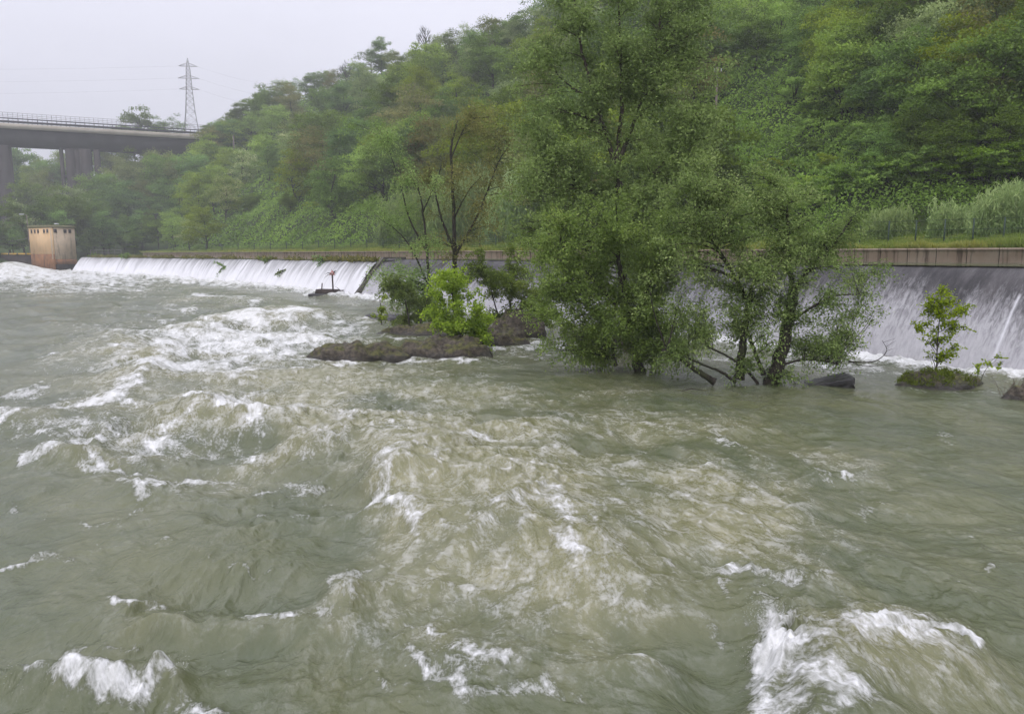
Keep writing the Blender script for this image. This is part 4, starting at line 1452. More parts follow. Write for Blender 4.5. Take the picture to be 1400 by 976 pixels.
near_tree('willow_shrub', 'bushy willow shrub behind the dark rock left of the trailing willow', 'shrub', 42.0,
          [([(700, 460), (698, 420), (694, 380)], .10, .03), ([(722, 465), (724, 425), (730, 390)], .08, .03), ([(690, 455), (676, 415), (668, 380)], .06, .02), ([(738, 470), (742, 440), (745, 410)], .07, .03)],
          [(690, 380, 34, 26, .8), (665, 392, 26, 22, .8), (715, 385, 34, 26, .8), (745, 400, 26, 26, .9), (700, 415, 32, 24, .8), (672, 425, 22, 20, .7), (730, 430, 28, 22, .7), (660, 360, 34, 20, .7), (705, 352, 30, 20, .8)],
          .13, 'leaf_willow', 'bark', 5, 9, 38, .3)
near_tree('willow_shrub', 'low pale willow bush on the waterline just left of the small lime tree', 'shrub', 43.0,
          [([(560, 447), (556, 420), (550, 395)], .06, .02), ([(572, 448), (580, 425), (586, 400)], .05, .02)],
          [(545, 402, 26, 18, .9), (560, 425, 22, 16, .9), (585, 408, 26, 20, .9), (530, 392, 16, 12, .7)],
          .13, 'leaf_willow_grey', 'bark', 5, 8, 38, .3)

# the lime green youngsters
near_tree('sapling', 'small lime green tree growing from the edge of the long mossy rock', 'tree', 33.8,
          [([(632, 488), (630, 455), (622, 420), (612, 380)], .035, .012), ([(640, 488), (645, 460), (650, 440)], .025, .008), ([(628, 470), (612, 440), (600, 410)], .02, .008), ([(655, 485), (660, 460), (668, 445)], .02, .006)],
          [(605, 372, 18, 14), (622, 380, 20, 16), (634, 396, 20, 16), (606, 396, 20, 14), (612, 420, 24, 16), (592, 430, 20, 14), (635, 425, 24, 16), (606, 450, 22, 14), (640, 450, 24, 14), (658, 440, 18, 12), (625, 462, 22, 10), (654, 462, 18, 10), (600, 468, 14, 8)],
          .098, 'leaf_lime', 'bark', 5, 8, 20, .25, 'lime green saplings', .40, .72, .10, fill=1.35)
near_tree('sapling', 'slender lime green sapling on the grassy islet before the spillway', 'tree', 26.2,
          [([(1280, 520), (1281, 480), (1284, 440), (1288, 395)], .028, .008, .25), ([(1282, 470), (1262, 455)], .008, .003), ([(1283, 455), (1305, 440), (1318, 424)], .008, .003)],
          [(1288, 398, 12, 10), (1276, 412, 18, 6), (1300, 410, 18, 5), (1268, 422, 12, 5), (1312, 424, 16, 5), (1285, 428, 20, 6), (1268, 448, 18, 6), (1300, 445, 18, 6), (1318, 424, 10, 4), (1290, 462, 18, 6), (1272, 466, 14, 5), (1303, 474, 12, 6), (1275, 485, 12, 6), (1292, 485, 10, 6)],
          .072, 'leaf_lime', 'bark', 4, 6, 13, .12, 'lime green saplings', .30, .60, .05, fill=1.2)
near_tree('sapling', 'tiny thin sapling rising from the water left of the mossy rocks', 'tree', 41.5,
          [([(522, 444), (521, 425), (518, 402)], .03, .010)],
          [(519, 405, 8, 8), (520, 420, 9, 8), (514, 432, 10, 6), (523, 436, 8, 6)],
          .10, 'leaf_yellow', 'bark', 3, 4, 12, .2, 'lime green saplings', .28, .7, .06, fill=1.0)
near_tree('sapling', 'low leafy shoots at the waterline right of the grassy islet', 'plant', 25.6,
          [([(1340, 522), (1348, 505), (1362, 492)], .014, .005), ([(1335, 522), (1340, 500)], .010, .004)],
          [(1362, 488, 12, 6), (1346, 498, 10, 5), (1372, 496, 8, 4), (1338, 508, 8, 5)],
          .085, 'leaf_lime', 'bark', 2, 4, 9, .15, None, .25, .7, .04, fill=.9)
# ------------------------------------------------------------------ motorway viaduct across the valley
PA = np.array([ray(0, 168)[0] * 300, 300.0]); PB = np.array([ray(270, 184)[0] * 329, 329.0])
VD = nrm(PB - PA); VN = np.array([-VD[1], VD[0]])                # along, and away from the camera
ZT = atY(0, 168, 300)[2]
LEN = np.linalg.norm(PB - PA)


def vp(a, b, z):
    return np.array([*(PA + VD * a + VN * b), z])


vroot = empty('viaduct', vp(0, 0, ZT), 'long concrete motorway viaduct on tall piers crossing the valley', 'bridge')
vo = vp(0, 0, ZT)


def vbox(g, a0, a1, b0, b1, z0, z1):
    return g.hexa([vp(a0, b0, z0), vp(a1, b0, z0), vp(a1, b1, z0), vp(a0, b1, z0)], [vp(a0, b0, z1), vp(a1, b0, z1), vp(a1, b1, z1), vp(a0, b1, z1)])


a0, a1 = -170, 118
vbox(Geo(), a0, a1, 0, .5, ZT - 2.0, ZT).build('edge_beam', M['edge'], vroot, origin=vo)
vbox(Geo(), a0, a1, .5, 11, ZT - 1.6, ZT - .35).build('deck', M['concrete'], vroot, origin=vo)
g = Geo()
for b in (1.3, 4.6, 8.2):
    vbox(g, a0, a1, b, b + 1.1, ZT - 8.2, ZT - 1.6)
vbox(g, a0, a1, 1.2, 9.4, ZT - 2.4, ZT - 1.61)
g.build('girder', M['concrete_dark'], vroot, origin=vo)


def a_of(px):
    dx = ray(px, 200)[0]
    # bearing crossing of the viaduct front line
    return float((dx * PA[1] - PA[0]) / (VD[0] - dx * VD[1]))


def pier(px_l, px_r, cols):
    al, ar = a_of(px_l), a_of(px_r)
    g = Geo()
    for (f0, f1, b0, b1, rec) in cols:
        vbox(g, al + (ar - al) * f0, al + (ar - al) * f1, b0, b1, -2, ZT - 8.25 + rec)
    for z in (ZT - 20, ZT - 32, ZT - 44):
        vbox(g, al + (ar - al) * .03, al + (ar - al) * .97, 4.0, 4.8, z, z + 1.2)
    g.build('pier', M['concrete'], vroot, origin=vo)


pier(79, 134, [(0, .09, 2.5, 4.0, 0), (.15, .36, 1.5, 8.5, .0), (.365, .50, 1.8, 8.5, 0), (.505, .78, 1.25, 8.0, 0), (.86, 1.0, 1.5, 7.5, 0)])
pier(-46, 10, [(0, .13, 2.5, 4.0, 0), (.19, .46, 1.5, 8.5, .0), (.47, .60, 2.1, 8.5, 0), (.66, 1.0, 1.2, 8.0, 0)])
pier(-190, -130, [(0, .13, 2.5, 4.0, 0), (.19, .5, 1.5, 8.5, .0), (.6, 1.0, 1.2, 8.0, 0)])
for (b, nm) in ((.25, 'guard_rail'), (10.6, 'guard_rail')):
    g = Geo()
    for z in (.55, 1.7):
        vbox(g, a0, a1, b - .06, b + .06, ZT + z, ZT + z + (.42 if z > 1 else .55))
    for a in np.arange(a0 + 1, a1, 3.3):
        vbox(g, a, a + .28, b + .08, b + .25, ZT - .02, ZT + 2.0)
    g.build(nm, M['steel_dark'], vroot, origin=vo)
g = Geo()
for z in (2.6, 3.3, 4.1):
    vbox(g, a0, a1, .62, .70, ZT + z, ZT + z + .10)
for a in np.arange(a0 + 1, a1, 1.65):
    vbox(g, a, a + .10, .70, .78, ZT - .3, ZT + 4.15)
g.build('mesh_screen', M['steel'], vroot, origin=vo)

# ------------------------------------------------------------------ lattice pylon with its lines
PY = 430.0
pc = atY(262, 180, PY); ptop = atY(261, 80, PY)[2]
zb = float(tz(np.array([pc[0]]), np.array([PY]))[0]) - 1
zb = min(zb, pc[2] - 2)
proot = empty('pylon', (pc[0], PY, zb), 'steel lattice power pylon standing on the hill behind the viaduct', 'pylon')
po = np.array([pc[0], PY, zb])
zs_ = np.array([zb, pc[2], atY(0, 150, PY)[2], atY(0, 125, PY)[2], atY(0, 95, PY)[2], ptop])
hw = np.array([4.6, 3.7, 2.3, 1.6, 1.0, .10])
ang = .35
cs = [(math.cos(ang + PI / 4 + k * PI / 2) * 1.414, math.sin(ang + PI / 4 + k * PI / 2) * 1.414) for k in range(4)]
pt = lambda k, z: np.array([pc[0] + cs[k % 4][0] * np.interp(z, zs_, hw), PY + cs[k % 4][1] * np.interp(z, zs_, hw), z])
for k in range(4):
    Geo().tube([pt(k, z) for z in zs_], .15, 4).build('leg', M['steel'], proot, origin=po)
g = Geo()
lv = [zb]
while lv[-1] < ptop - 2.5:
    lv.append(lv[-1] + max(2.0, 1.55 * np.interp(lv[-1], zs_, hw)))
for z0, z1 in zip(lv[:-1], lv[1:]):
    for k in range(4):
        g.tube([pt(k, z0), pt(k + 1, z1)], .07, 3, False); g.tube([pt(k + 1, z0), pt(k, z1)], .07, 3, False)
        g.tube([pt(k, z1), pt(k + 1, z1)], .07, 3, False)
g.build('bracing', M['steel'], proot, origin=po)
tips = []
for py_, half in ((91, 5.0), (107.5, 5.6), (122.5, 5.4)):
    z = atY(262, py_, PY)[2]
    g = Geo()
    for s in (-1, 1):
        tip = np.array([pc[0] + s * half, PY + s * .6, z])
        tips.append(tip)
        for dz_ in (0, 1.5):
            for dy in (-.8, .8):
                g.tube([np.array([pc[0] + s * .8, PY + dy, z + dz_]), tip], .11, 3, False)
    g.build('crossarm', M['steel'], proot, origin=po)
for i, tip in enumerate(tips):
    lvl = ('top', 'middle', 'bottom')[i // 2]
    if i % 2 == 0:
        end = atY(-420, (88, 106, 124)[i // 2] - 1, PY + 30)
        lab = 'faint %s power line running left from the pylon' % lvl
    else:
        end = atY(420, (120, 136, 152)[i // 2], PY + 25)
        lab = 'faint %s power line running right from the pylon to the hill' % lvl
    k = np.linspace(0, 1, 14)[:, None]
    P = tip * (1 - k) + end * k
    P[:, 2] -= (4 * 2.6 * k * (1 - k))[:, 0]
    o = Geo().tube(P, .018, 4).build('power_line', M['steel_dark'], None, origin=tip)
    tag(o, lab, 'power line', 'power lines at the pylon')

# ------------------------------------------------------------------ ochre sluice tower at the far end of the weir
def at_d(px, Y):
    dx = ray(px, 347)[0]
    return np.array([dx * Y, Y])


cF, cL, cR = at_d(72.5, 190.0), at_d(42, 195.0), at_d(104.5, 195.5)
cB = cL + cR - cF
z_roof = atY(72, 311, 190)[2]
z_mid = atY(72, 347.5, 190)[2]
troot = empty('sluice_tower', (*cF, 0), 'square ochre plastered sluice tower with stained walls and a row of small dark windows', 'tower')
to = np.array([*cF, 0.0])


def quad_prism(c4, z0, z1, mat, name, parent=troot):
    g = Geo().hexa([np.array([*c, z0]) for c in c4], [np.array([*c, z1]) for c in c4])
    return g.build(name, mat, parent, origin=to)


cen = (cF + cB) / 2
scale4 = lambda f: [cen + (c - cen) * f for c in (cL, cF, cR, cB)]
# four walls as slabs so the two visible faces differ in finish
def wall_slab(p, q, z0, z1, mat, name, th=.5):
    n = nrm(np.array([-(q - p)[1], (q - p)[0]]))
    if np.dot(n, cen - p) < 0: n = -n
    g = Geo().hexa([np.array([*p, z0]), np.array([*q, z0]), np.array([*(q + n * th), z0]), np.array([*(p + n * th), z0])],
                   [np.array([*p, z1]), np.array([*q, z1]), np.array([*(q + n * th), z1]), np.array([*(p + n * th), z1])])
    return g.build(name, mat, troot, origin=to)


lw = wall_slab(cL, cF, z_mid, z_roof, M['plaster'], 'wall'); lw['label'] = 'smooth ochre wall with narrow drip stains'
rw = wall_slab(cF, cR, z_mid - 1.3, z_roof, M['plaster_worn'], 'wall'); rw['label'] = 'worn tan wall with dark water stains'
quad_prism([cL + (cB - cL) * .1, cF + (cB - cF) * .08, cR + (cB - cR) * .1, cB], z_mid - 1.3, z_roof - .1, M['plaster_worn'], 'rear_wall')
fl = wall_slab(cL, cF, .2, z_mid, M['plaster_rust'], 'lower_wall', .45); fl['label'] = 'rust brown lower wall'
wall_slab(cF, cR, 1.8, z_mid - 1.3, M['plaster_rust'], 'lower_wall', .45)['label'] = 'dark stained lower wall'
quad_prism(scale4(.94), -1.5, z_mid - .8, M['base_dark'], 'base')
quad_prism(scale4(1.05), z_roof, z_roof + .6, M['roofing'], 'roof')
zw0, zw1 = atY(72, 318.2, 190)[2], atY(72, 313.2, 190)[2]


def win(p, q, f0, f1):
    n = nrm(np.array([-(q - p)[1], (q - p)[0]]))
    if np.dot(n, cen - p) > 0: n = -n
    a, b = p + (q - p) * f0, p + (q - p) * f1
    g = Geo().hexa([np.array([*(a - n * .2), zw0]), np.array([*(b - n * .2), zw0]), np.array([*(b + n * .03), zw0]), np.array([*(a + n * .03), zw0])],
                   [np.array([*(a - n * .2), zw1]), np.array([*(b - n * .2), zw1]), np.array([*(b + n * .03), zw1]), np.array([*(a + n * .03), zw1])])
    w = g.build('window', M['window'], troot, origin=to)
    s = Geo().hexa([np.array([*(a), zw0 - .16]), np.array([*(b), zw0 - .16]), np.array([*(b + n * .10), zw0 - .16]), np.array([*(a + n * .10), zw0 - .16])],
                   [np.array([*(a), zw0 - .02]), np.array([*(b), zw0 - .02]), np.array([*(b + n * .10), zw0 - .02]), np.array([*(a + n * .10), zw0 - .02])])
    s.build('sill', M['plaster_worn'], w, origin=to)


for f0, f1 in ((.09, .16), (.24, .31), (.38, .46), (.65, .73), (.79, .88)):
    win(cL, cF, f0, f1)
for f0, f1 in ((.10, .24), (.52, .65), (.73, .85)):
    win(cF, cR, f0, f1)

# lamps at the tower
lp = at_d(41, 201)
lo = np.array([*lp, 0.0])
zt_ = atY(41, 294, 201)[2]
lr = empty('street_lamp', lo, 'thin lamp post with a white head left of the ochre tower', 'lamp post')
Geo().tube([(*lp, -1), (*lp, zt_)], [.14, .09], 6).build('pole', M['pole'], lr, origin=lo)
Geo().tube([(*lp, zt_ - .05), (lp[0] - 1.1, lp[1], zt_ + .15)], .05, 5).build('arm', M['pole'], lr, origin=lo)
Geo().box((lp[0] - 1.3, lp[1], zt_ + .05), (1.1, .4, .22)).build('lamp_head', M['lamp_white'], lr, origin=lo)
rp_ = cen + (cR - cL) * .12
ro_ = np.array([*rp_, z_roof + .45])
lr = empty('floodlight', ro_, 'small white floodlight on the flat roof of the ochre tower', 'lamp')
Geo().tube([ro_, ro_ + np.array([0, 0, .5])], .06, 5).build('post', M['steel'], lr, origin=ro_)
Geo().box(ro_ + np.array([0, 0, .5]), (1.0, .45, .25)).build('lamp_head', M['lamp_white'], lr, origin=ro_)

# sluice dam left of the tower with its yellow bar
dl, dr = at_d(-150, 214), at_d(43, 198)
do = np.array([*dl, 0])
dd_ = nrm(dr - dl); dn = np.array([-dd_[1], dd_[0]])
P4 = lambda z, o0, o1: [np.array([*(dl + dn * o0), z]), np.array([*(dr + dn * o0), z]), np.array([*(dr + dn * o1), z]), np.array([*(dl + dn * o1), z])]
zd = atY(20, 349.5, 200)[2]
dam = Geo().hexa(P4(-1.5, 0, 2.4), P4(zd, 0, 2.4)).build('sluice_dam', M['base_dark'], None, origin=do)
tag(dam, 'dark wet concrete dam wall left of the ochre tower', 'dam')
g = Geo()
Ld = np.linalg.norm(dr - dl)
broot = empty('barrier', do, 'yellow and dark striped bar along the dam left of the tower', 'barrier')
gy_, gb_ = Geo(), Geo()
kk = 0.0; i = 0
zz0 = atY(20, 348.3, 200)[2]
while kk < Ld - .2:
    L_ = 2.6 if i % 2 == 0 else .45
    a, b = dl + dd_ * kk, dl + dd_ * min(kk + L_, Ld)
    tgt = gy_ if i % 2 == 0 else gb_
    tgt.hexa([np.array([*(a - dn * .25), zz0]), np.array([*(b - dn * .25), zz0]), np.array([*(b - dn * .02), zz0]), np.array([*(a - dn * .02), zz0])],
             [np.array([*(a - dn * .25), zz0 + .42]), np.array([*(b - dn * .25), zz0 + .42]), np.array([*(b - dn * .02), zz0 + .42]), np.array([*(a - dn * .02), zz0 + .42])])
    kk += L_; i += 1
gy_.build('yellow_bar', M['yellow'], broot, origin=do)
gb_.build('dark_bar', M['steel_dark'], broot, origin=do)
e1, e2 = atY(-60, 333, 215), atY(42, 325, 197)
k = np.linspace(0, 1, 10)[:, None]
P = e1 * (1 - k) + e2 * k; P[:, 2] -= (.8 * 4 * k * (1 - k))[:, 0]
tag(Geo().tube(P, .07, 4).build('cable', M['steel'], None, origin=e1), 'thin grey cable slung to the left side of the ochre tower', 'cable')

# little railing on the far end of the weir
r0, r1 = at_d(124, 190), at_d(166, 172)
ro_ = np.array([*r0, 3.6])
g, gp = Geo(), Geo()
for z in (4.8, 5.4):
    g.tube([np.array([*r0, z]), np.array([*r1, z - .05])], .05, 5)
for f in np.linspace(0, 1, 6):
    c = r0 + (r1 - r0) * f
    gp.tube([np.array([*c, 3.0]), np.array([*c, 5.42])], .06, 5)
rr = empty('railing', ro_, 'grey pipe railing at the far end of the weir beside the ochre tower', 'railing')
g.build('rail', M['steel'], rr, origin=ro_)
gp.build('posts', M['steel'], rr, origin=ro_)

# ------------------------------------------------------------------ poles and fences
def pole(px, ptop_, H, label, arm=True):
    p = find(px, ptop_, H)
    if p is None:
        return
    root = empty('utility_pole', p, label, 'utility pole', 'utility poles on the slope')
    r = .15 * max(1, p[1] / 150)
    Geo().tube([(0, 0, -1), (0, 0, H)], [r, r * .75], 8).build('pole', M['pole'], root)
    if arm:
        g = Geo()
        g.box((0, -.2, H - .55), (.9 * r / .15, .10, .10)); g.box((.25, -.2, H - 1.2), (.8 * r / .15, .10, .10))
        g.build('crossarm', M['pole'], root)
        gi = Geo()
        for q in (-.38, .38):
            gi.tube([(q * r / .15, -.2, H - .45), (q * r / .15, -.2, H - .15)], [.05, .04], 6)
        gi.build('insulators', M['lamp_white'], root)


pole(981, 94, 8.8, 'tall bare utility pole on the slope right of the tallest poplar')
pole(285, 190, 9.5, 'short pale pole at the viaduct end, left one of the two there', False)
pole(319, 186, 11, 'pale pole past the viaduct end, right one of the two there', False)


def fence(pxs, w, name, label, H, wires, mat_wire=None):
    """posts at the measured bearings along the bank"""
    pts = []
    for q in pxs:
        p = at_d(q, y_on(q, w))
        pts.append(np.array([*p, float(tz(p[0:1], p[1:2])[0])]))
    root = empty(name, pts[0], label, 'fence')
    for p in pts:
        Geo().tube([p - np.array([0, 0, .3]), p + np.array([0, 0, H])], .035 + .0003 * p[1], 6).build('post', M['green_post'], root, origin=pts[0])
    g = Geo()
    for z in wires:
        g.tube([p + np.array([0, 0, z]) for p in pts], .008 + .00006 * pts[0][1], 3, False)
    g.build('wires', M['green_post'], root, origin=pts[0])


fence([1135, 1174, 1213, 1250, 1289, 1328, 1370, 1412, 1460], 18.6, 'wire_fence', 'green wire fence on thin posts along the grassy bank at right', 1.75, (.15, .6, 1.1, 1.7))
fence(list(range(150, 700, 22)), 19.0, 'wire_fence', 'green wire fence running along the bank above the left wall', 1.7, (.15, .4, .65, .9, 1.15, 1.4, 1.65))

# ------------------------------------------------------------------ warning triangle on its block before the weir
sb = at(452, 404.5)
sb[2] = 0
Ys = sb[1]
mpp = Ys / F
g = Geo()
blk = empty('concrete_block', sb, 'dark two-step concrete block with an iron stub before the white weir', 'block')
cx_ = lambda px: ray(px, 400)[0] * Ys
Geo().hexa([np.array([cx_(424), Ys - .9, -.6]), np.array([cx_(459), Ys - .9, -.6]), np.array([cx_(462), Ys + .9, -.6]), np.array([cx_(428), Ys + .9, -.6])],
           [np.array([cx_(424.5), Ys - .9, .24]), np.array([cx_(459), Ys - .9, .24]), np.array([cx_(462), Ys + .9, .30]), np.array([cx_(428), Ys + .9, .30])]).build('lower_step', M['rock_dark'], blk, origin=sb)
Geo().hexa([np.array([cx_(431), Ys - .4, .1]), np.array([cx_(462), Ys - .4, .1]), np.array([cx_(463), Ys + 1.2, .1]), np.array([cx_(434), Ys + 1.2, .1])],
           [np.array([cx_(433), Ys - .35, .70]), np.array([cx_(461), Ys - .35, .64]), np.array([cx_(462), Ys + 1.1, .66]), np.array([cx_(435), Ys + 1.1, .72])]).build('upper_step', M['rust'], blk, origin=sb)
Geo().tube([(cx_(439.3), Ys + .2, .6), (cx_(440.3), Ys + .2, 1.36)], .07, 6).build('iron_stub', M['rust'], blk, origin=sb)
so = np.array([cx_(457), Ys - .55, 0.0])
sg = empty('warning_sign', so, 'faded red triangular warning sign on a dark iron post', 'sign')
Geo().tube([so + np.array([.02, 0, -.5]), so + np.array([0, 0, 1.2]), so + np.array([-.02, 0, 2.25])], .085, 7).build('post', M['rust'], sg, origin=so)


def tri(r, y0, th, zc):
    P = [np.array([so[0] + r * math.sin(a), so[1] + y0, zc + r * math.cos(a)]) for a in (0, 2 * PI / 3, 4 * PI / 3)]
    Q = [p + np.array([0, th, 0]) for p in P]
    return Geo().add(np.array(P + Q), [np.array([[0, 1, 2], [5, 4, 3]]), np.array([[1, 0, 3, 4], [2, 1, 4, 5], [0, 2, 5, 3]])])


zc_ = atY(457, 373.5, Ys)[2]
tri(.36, -.14, .04, zc_).build('red_border', M['sign_red'], sg, origin=so)
tri(.19, -.16, .02, zc_).build('sign_face', M['sign_pale'], sg, origin=so)

# ------------------------------------------------------------------ boulders standing out of the flood
def boulder(name, px0, px1, pbase, ptop_, label, mat, depth=.6, seed=0, flat=.5, cat='rock', group=None, tilt=0.0, grass=False):
    c = at((px0 + px1) / 2, pbase)
    Y0 = c[1]
    hwid = (px1 - px0) / 2 * Y0 / F
    dpt = hwid * depth
    c = c + np.array([0, dpt * .75, 0])
    zt = CAMZ + ray(0, ptop_)[1] * (Y0 + dpt * .7)
    zt = max(zt, .12)
    nu, nv = 96, 40
    th = np.linspace(0, 2 * PI, nu, endpoint=False); ph = np.linspace(0, PI * .5, nv)
    T_, P_ = np.meshgrid(th, ph)
    ct, st = np.cos(T_), np.sin(T_)
    rr = np.sin(P_) ** .85
    X = rr * ct; Yy = rr * st; Z = np.cos(P_) ** (flat * 1.7)
    n = fbm(X * 2.1 + seed * 7.3, Yy * 2.1 * depth + Z + seed, 90 + seed, 4)
    n2 = 1 - 2 * abs(pn(X * hwid * 1.1 + seed, Yy * dpt * 1.3, 120 + seed))
    f = 1 + .13 * n
    X, Yy = X * f, Yy * f
    Z = Z * (1 + .20 * n + .08 * n2) + tilt * X * Z
    V = np.stack([X * hwid, Yy * dpt, Z * (zt + .5) - .5], -1)
    V += (.07 * fbm(V[..., 0:1] * 2.3, V[..., 1:2] * 2.3 + V[..., 2:3] * 1.7, 140 + seed, 3)) * np.array([.6, .6, 1])
    V = V.reshape(-1, 3)
    i = np.arange(nv - 1)[:, None] * nu; k = np.arange(nu)[None]; k2 = (k + 1) % nu
    Fq = np.stack([i + k, i + nu + k, i + nu + k2, i + k2], -1).reshape(-1, 4)
    o = mesh_obj(name, V, {4: Fq}, mat, smooth=True)
    o.location = (c[0], c[1], 0)
    tag(o, label, cat, group)
    return o, c, V


G_ = 'boulders in the flood'
boulder('boulder', 404, 562, 494, 471, 'left half of the long low mossy rock, white water dripping off its dark end', M['rock'], .50, 1, .45, group=G_)
boulder('boulder', 535, 682, 490, 463, 'rounded mossy rock behind the small lime green tree', M['rock'], .50, 2, .5, group=G_)
boulder('boulder', 506, 628, 459, 446, 'flat mossy rock at the waterline behind the long one', M['rock'], .55, 3, .45, group=G_)
boulder('boulder', 628, 730, 473, 449, 'smooth mossy rock just right behind the small lime green tree', M['rock'], .5, 4, .5, group=G_)
boulder('boulder', 668, 748, 461, 426, 'tallest brown rock, below the bushy willow shrub', M['rock'], .7, 5, .6, group=G_)
boulder('boulder', 474, 572, 441, 431, 'dark drowned rock with water sliding over it, farthest left', M['rock_dark'], .6, 6, .5, group=G_)
boulder('boulder', 830, 880, 478, 456, 'brown rock between the trunks of the trailing willow', M['rock'], .7, 7, .6, group=G_)
boulder('boulder', 1376, 1450, 552, 528, 'dark rock cut off by the right picture edge', M['rock'], .6, 8, .6, group=G_)

# broken slab by the leaning willow
c = at(1132, 528); mp = c[1] / F
g = Geo()
sx_ = lambda px: ray(px, 520)[0] * c[1]
g.hexa([np.array([sx_(1097), c[1] - .25, -.35]), np.array([sx_(1169), c[1] - .1, -.35]), np.array([sx_(1166), c[1] + .7, -.35]), np.array([sx_(1104), c[1] + .6, -.35])],
       [np.array([sx_(1100), c[1] - .2, .03]), np.array([sx_(1168), c[1] - .08, .30]), np.array([sx_(1165), c[1] + .6, .40]), np.array([sx_(1108), c[1] + .5, .10])])
o = g.build('broken_slab', M['rock_dark'], None, origin=c)
bm_ = o.modifiers.new('bevel', 'BEVEL'); bm_.width = .015; bm_.segments = 1
sb_ = o.modifiers.new('subd', 'SUBSURF'); sb_.subdivision_type = 'SIMPLE'; sb_.levels = sb_.render_levels = 4
tx = bpy.data.textures.new('rough', 'CLOUDS'); tx.noise_scale = .16
dm = o.modifiers.new('rough', 'DISPLACE'); dm.texture = tx; dm.strength = .09; dm.mid_level = .5
tag(o, 'dark broken concrete slab in the water right of the leaning willow', 'slab')

# grassy islet with the sapling
o, c, V = boulder('islet', 1236, 1370, 531, 512, 'low grassy islet of stones before the spillway', M['rock'], .55, 9, .6, cat='islet', tilt=-.25)
g = Geo()
idx = rng.integers(0, len(V), 12000)
S = V[idx] + rng.normal(0, .05, (len(idx), 3))
ok = (S[:, 2] > .05) & (S[:, 0] < .7 + rng.normal(0, .3, len(S))) & (fbm(S[:, 0] * 1.9 + 4, S[:, 1] * 1.9, 33, 2) + rng.normal(0, .12, len(S)) > -.12)
S = S[ok]
dv = np.stack([rng.normal(0, .6, len(S)), rng.normal(-.2, .6, len(S)), rng.uniform(.4, 1.2, len(S))], 1)
L = rng.uniform(.05, .16, len(S))
leaf_quads(g, S + nrm(dv) * L[:, None] * .45, dv, rng.normal(size=S.shape) + np.array([0, -.6, .4]), L, .03, np.clip(rng.normal(.5, .22, len(S)), 0, 1))
tuft = g.build('grass_tufts', M['moss_grass'], o)
c9 = at(1392, 548)
g = Geo()
for i in range(46):
    a = c9 + np.array([rnd.uniform(-.25, .5), rnd.uniform(0, .5), 0])
    e = a + np.array([rnd.uniform(-.35, .35), rnd.uniform(-.3, .3), rnd.uniform(.3, .75)])
    g.tube([a, (a + e) / 2 + np.array([0, 0, .1]), e], [.008, .006, .003], 3, False)
tag(g.build('drift_brush', M['dead'], None, origin=c9), 'tangle of dead brown twigs caught at the right picture edge', 'brushwood')

# moss tufts and seedlings on the rocks are part of their material; floating stick and stranded branches are things
c = at(945, 535)
o = Geo().tube([c + np.array([-.35, 0, .0]), c + np.array([0, .05, .08]), c + np.array([.42, 0, .03])], [.012, .022, .008], 6).build('driftwood_stick', M['bark'], None, origin=c)
tag(o, 'short dark stick floating before the leaning willow', 'stick')


def stranded(px, py, size, label, leafy=True, Yoff=0.0, hang=.4):
    s = s_of(px)
    # on the curtain: solve depth from the foot and the row
    f, b = foot_s(s), back_dir(s)
    best = None
    for t_ in np.linspace(0, 1, 60):
        off, z = steep(t_)
        Pq = np.array([*(f + b * off), z])
        d = Pq[1] * CT - (Pq[2] - CAMZ) * ST
        yy = CY - F * (Pq[1] * ST + (Pq[2] - CAMZ) * CT) / d
        if best is None or abs(yy - py) < best[0]:
            best = (abs(yy - py), Pq)
    c = best[1] - np.array([b[0], b[1], 0]) * .25
    root = empty('stranded_branch', c, label, 'branch', 'branches stranded on the weir')
    g, lf = Geo(), Geo()
    for i in range(9):
        d = np.array([rnd.uniform(-1, 1), rnd.uniform(-.6, .1), rnd.uniform(-hang - .5, .6)]) * size
        g.tube([c, c + d * .5 + np.array([0, 0, .1 * size]), c + d], [.05 * size, .035 * size, .012], 4, False)
        if leafy:
            m = 22
            q = rng.uniform(.25, 1.05, m)[:, None]
            Pl = c + d * q + rng.normal(0, .10 * size, (m, 3))
            leaf_quads(lf, Pl, rng.normal(size=(m, 3)) + np.array([0, 0, -.5]), rng.normal(size=(m, 3)) + np.array([0, -.5, .5]), .30 * size * rng.uniform(.6, 1.2, m), .12 * size, np.clip(rng.normal(.45, .2, m), 0, 1))
    g.build('twigs', M['bark'], root, origin=c)
    if leafy:
        lf.build('leaves', M['leaf_mid'], root, origin=c)


stranded(376, 370, 1.1, 'leafy branch hanging halfway down the white weir')
stranded(296, 364, 1.5, 'long dark drooping branch draped over the weir lip', True, 0, .9)
stranded(160, 353, 1.8, 'yellowish leafy branch sticking up at the lip near the tower', True, 0, -.6)
stranded(490, 378, .9, 'bare twig caught beside the dividing wall', False)
stranded(443, 374, 1.0, 'dead branch with a few leaves hanging behind the warning triangle', False)
stranded(256, 381, .8, 'small dark twig low on the white weir', False)
stranded(345, 357, 1.2, 'leafy drift branch lying on the middle of the weir lip', True, 0, .1)
stranded(420, 357, 1.2, 'leafy drift branch on the weir lip above the warning triangle', True, 0, .1)
stranded(465, 397, .8, 'tangle of twigs in the spray right of the warning triangle', False)
stranded(108, 350, 1.6, 'bushy weed growing at the weir end against the ochre tower', True, 0, -.6)

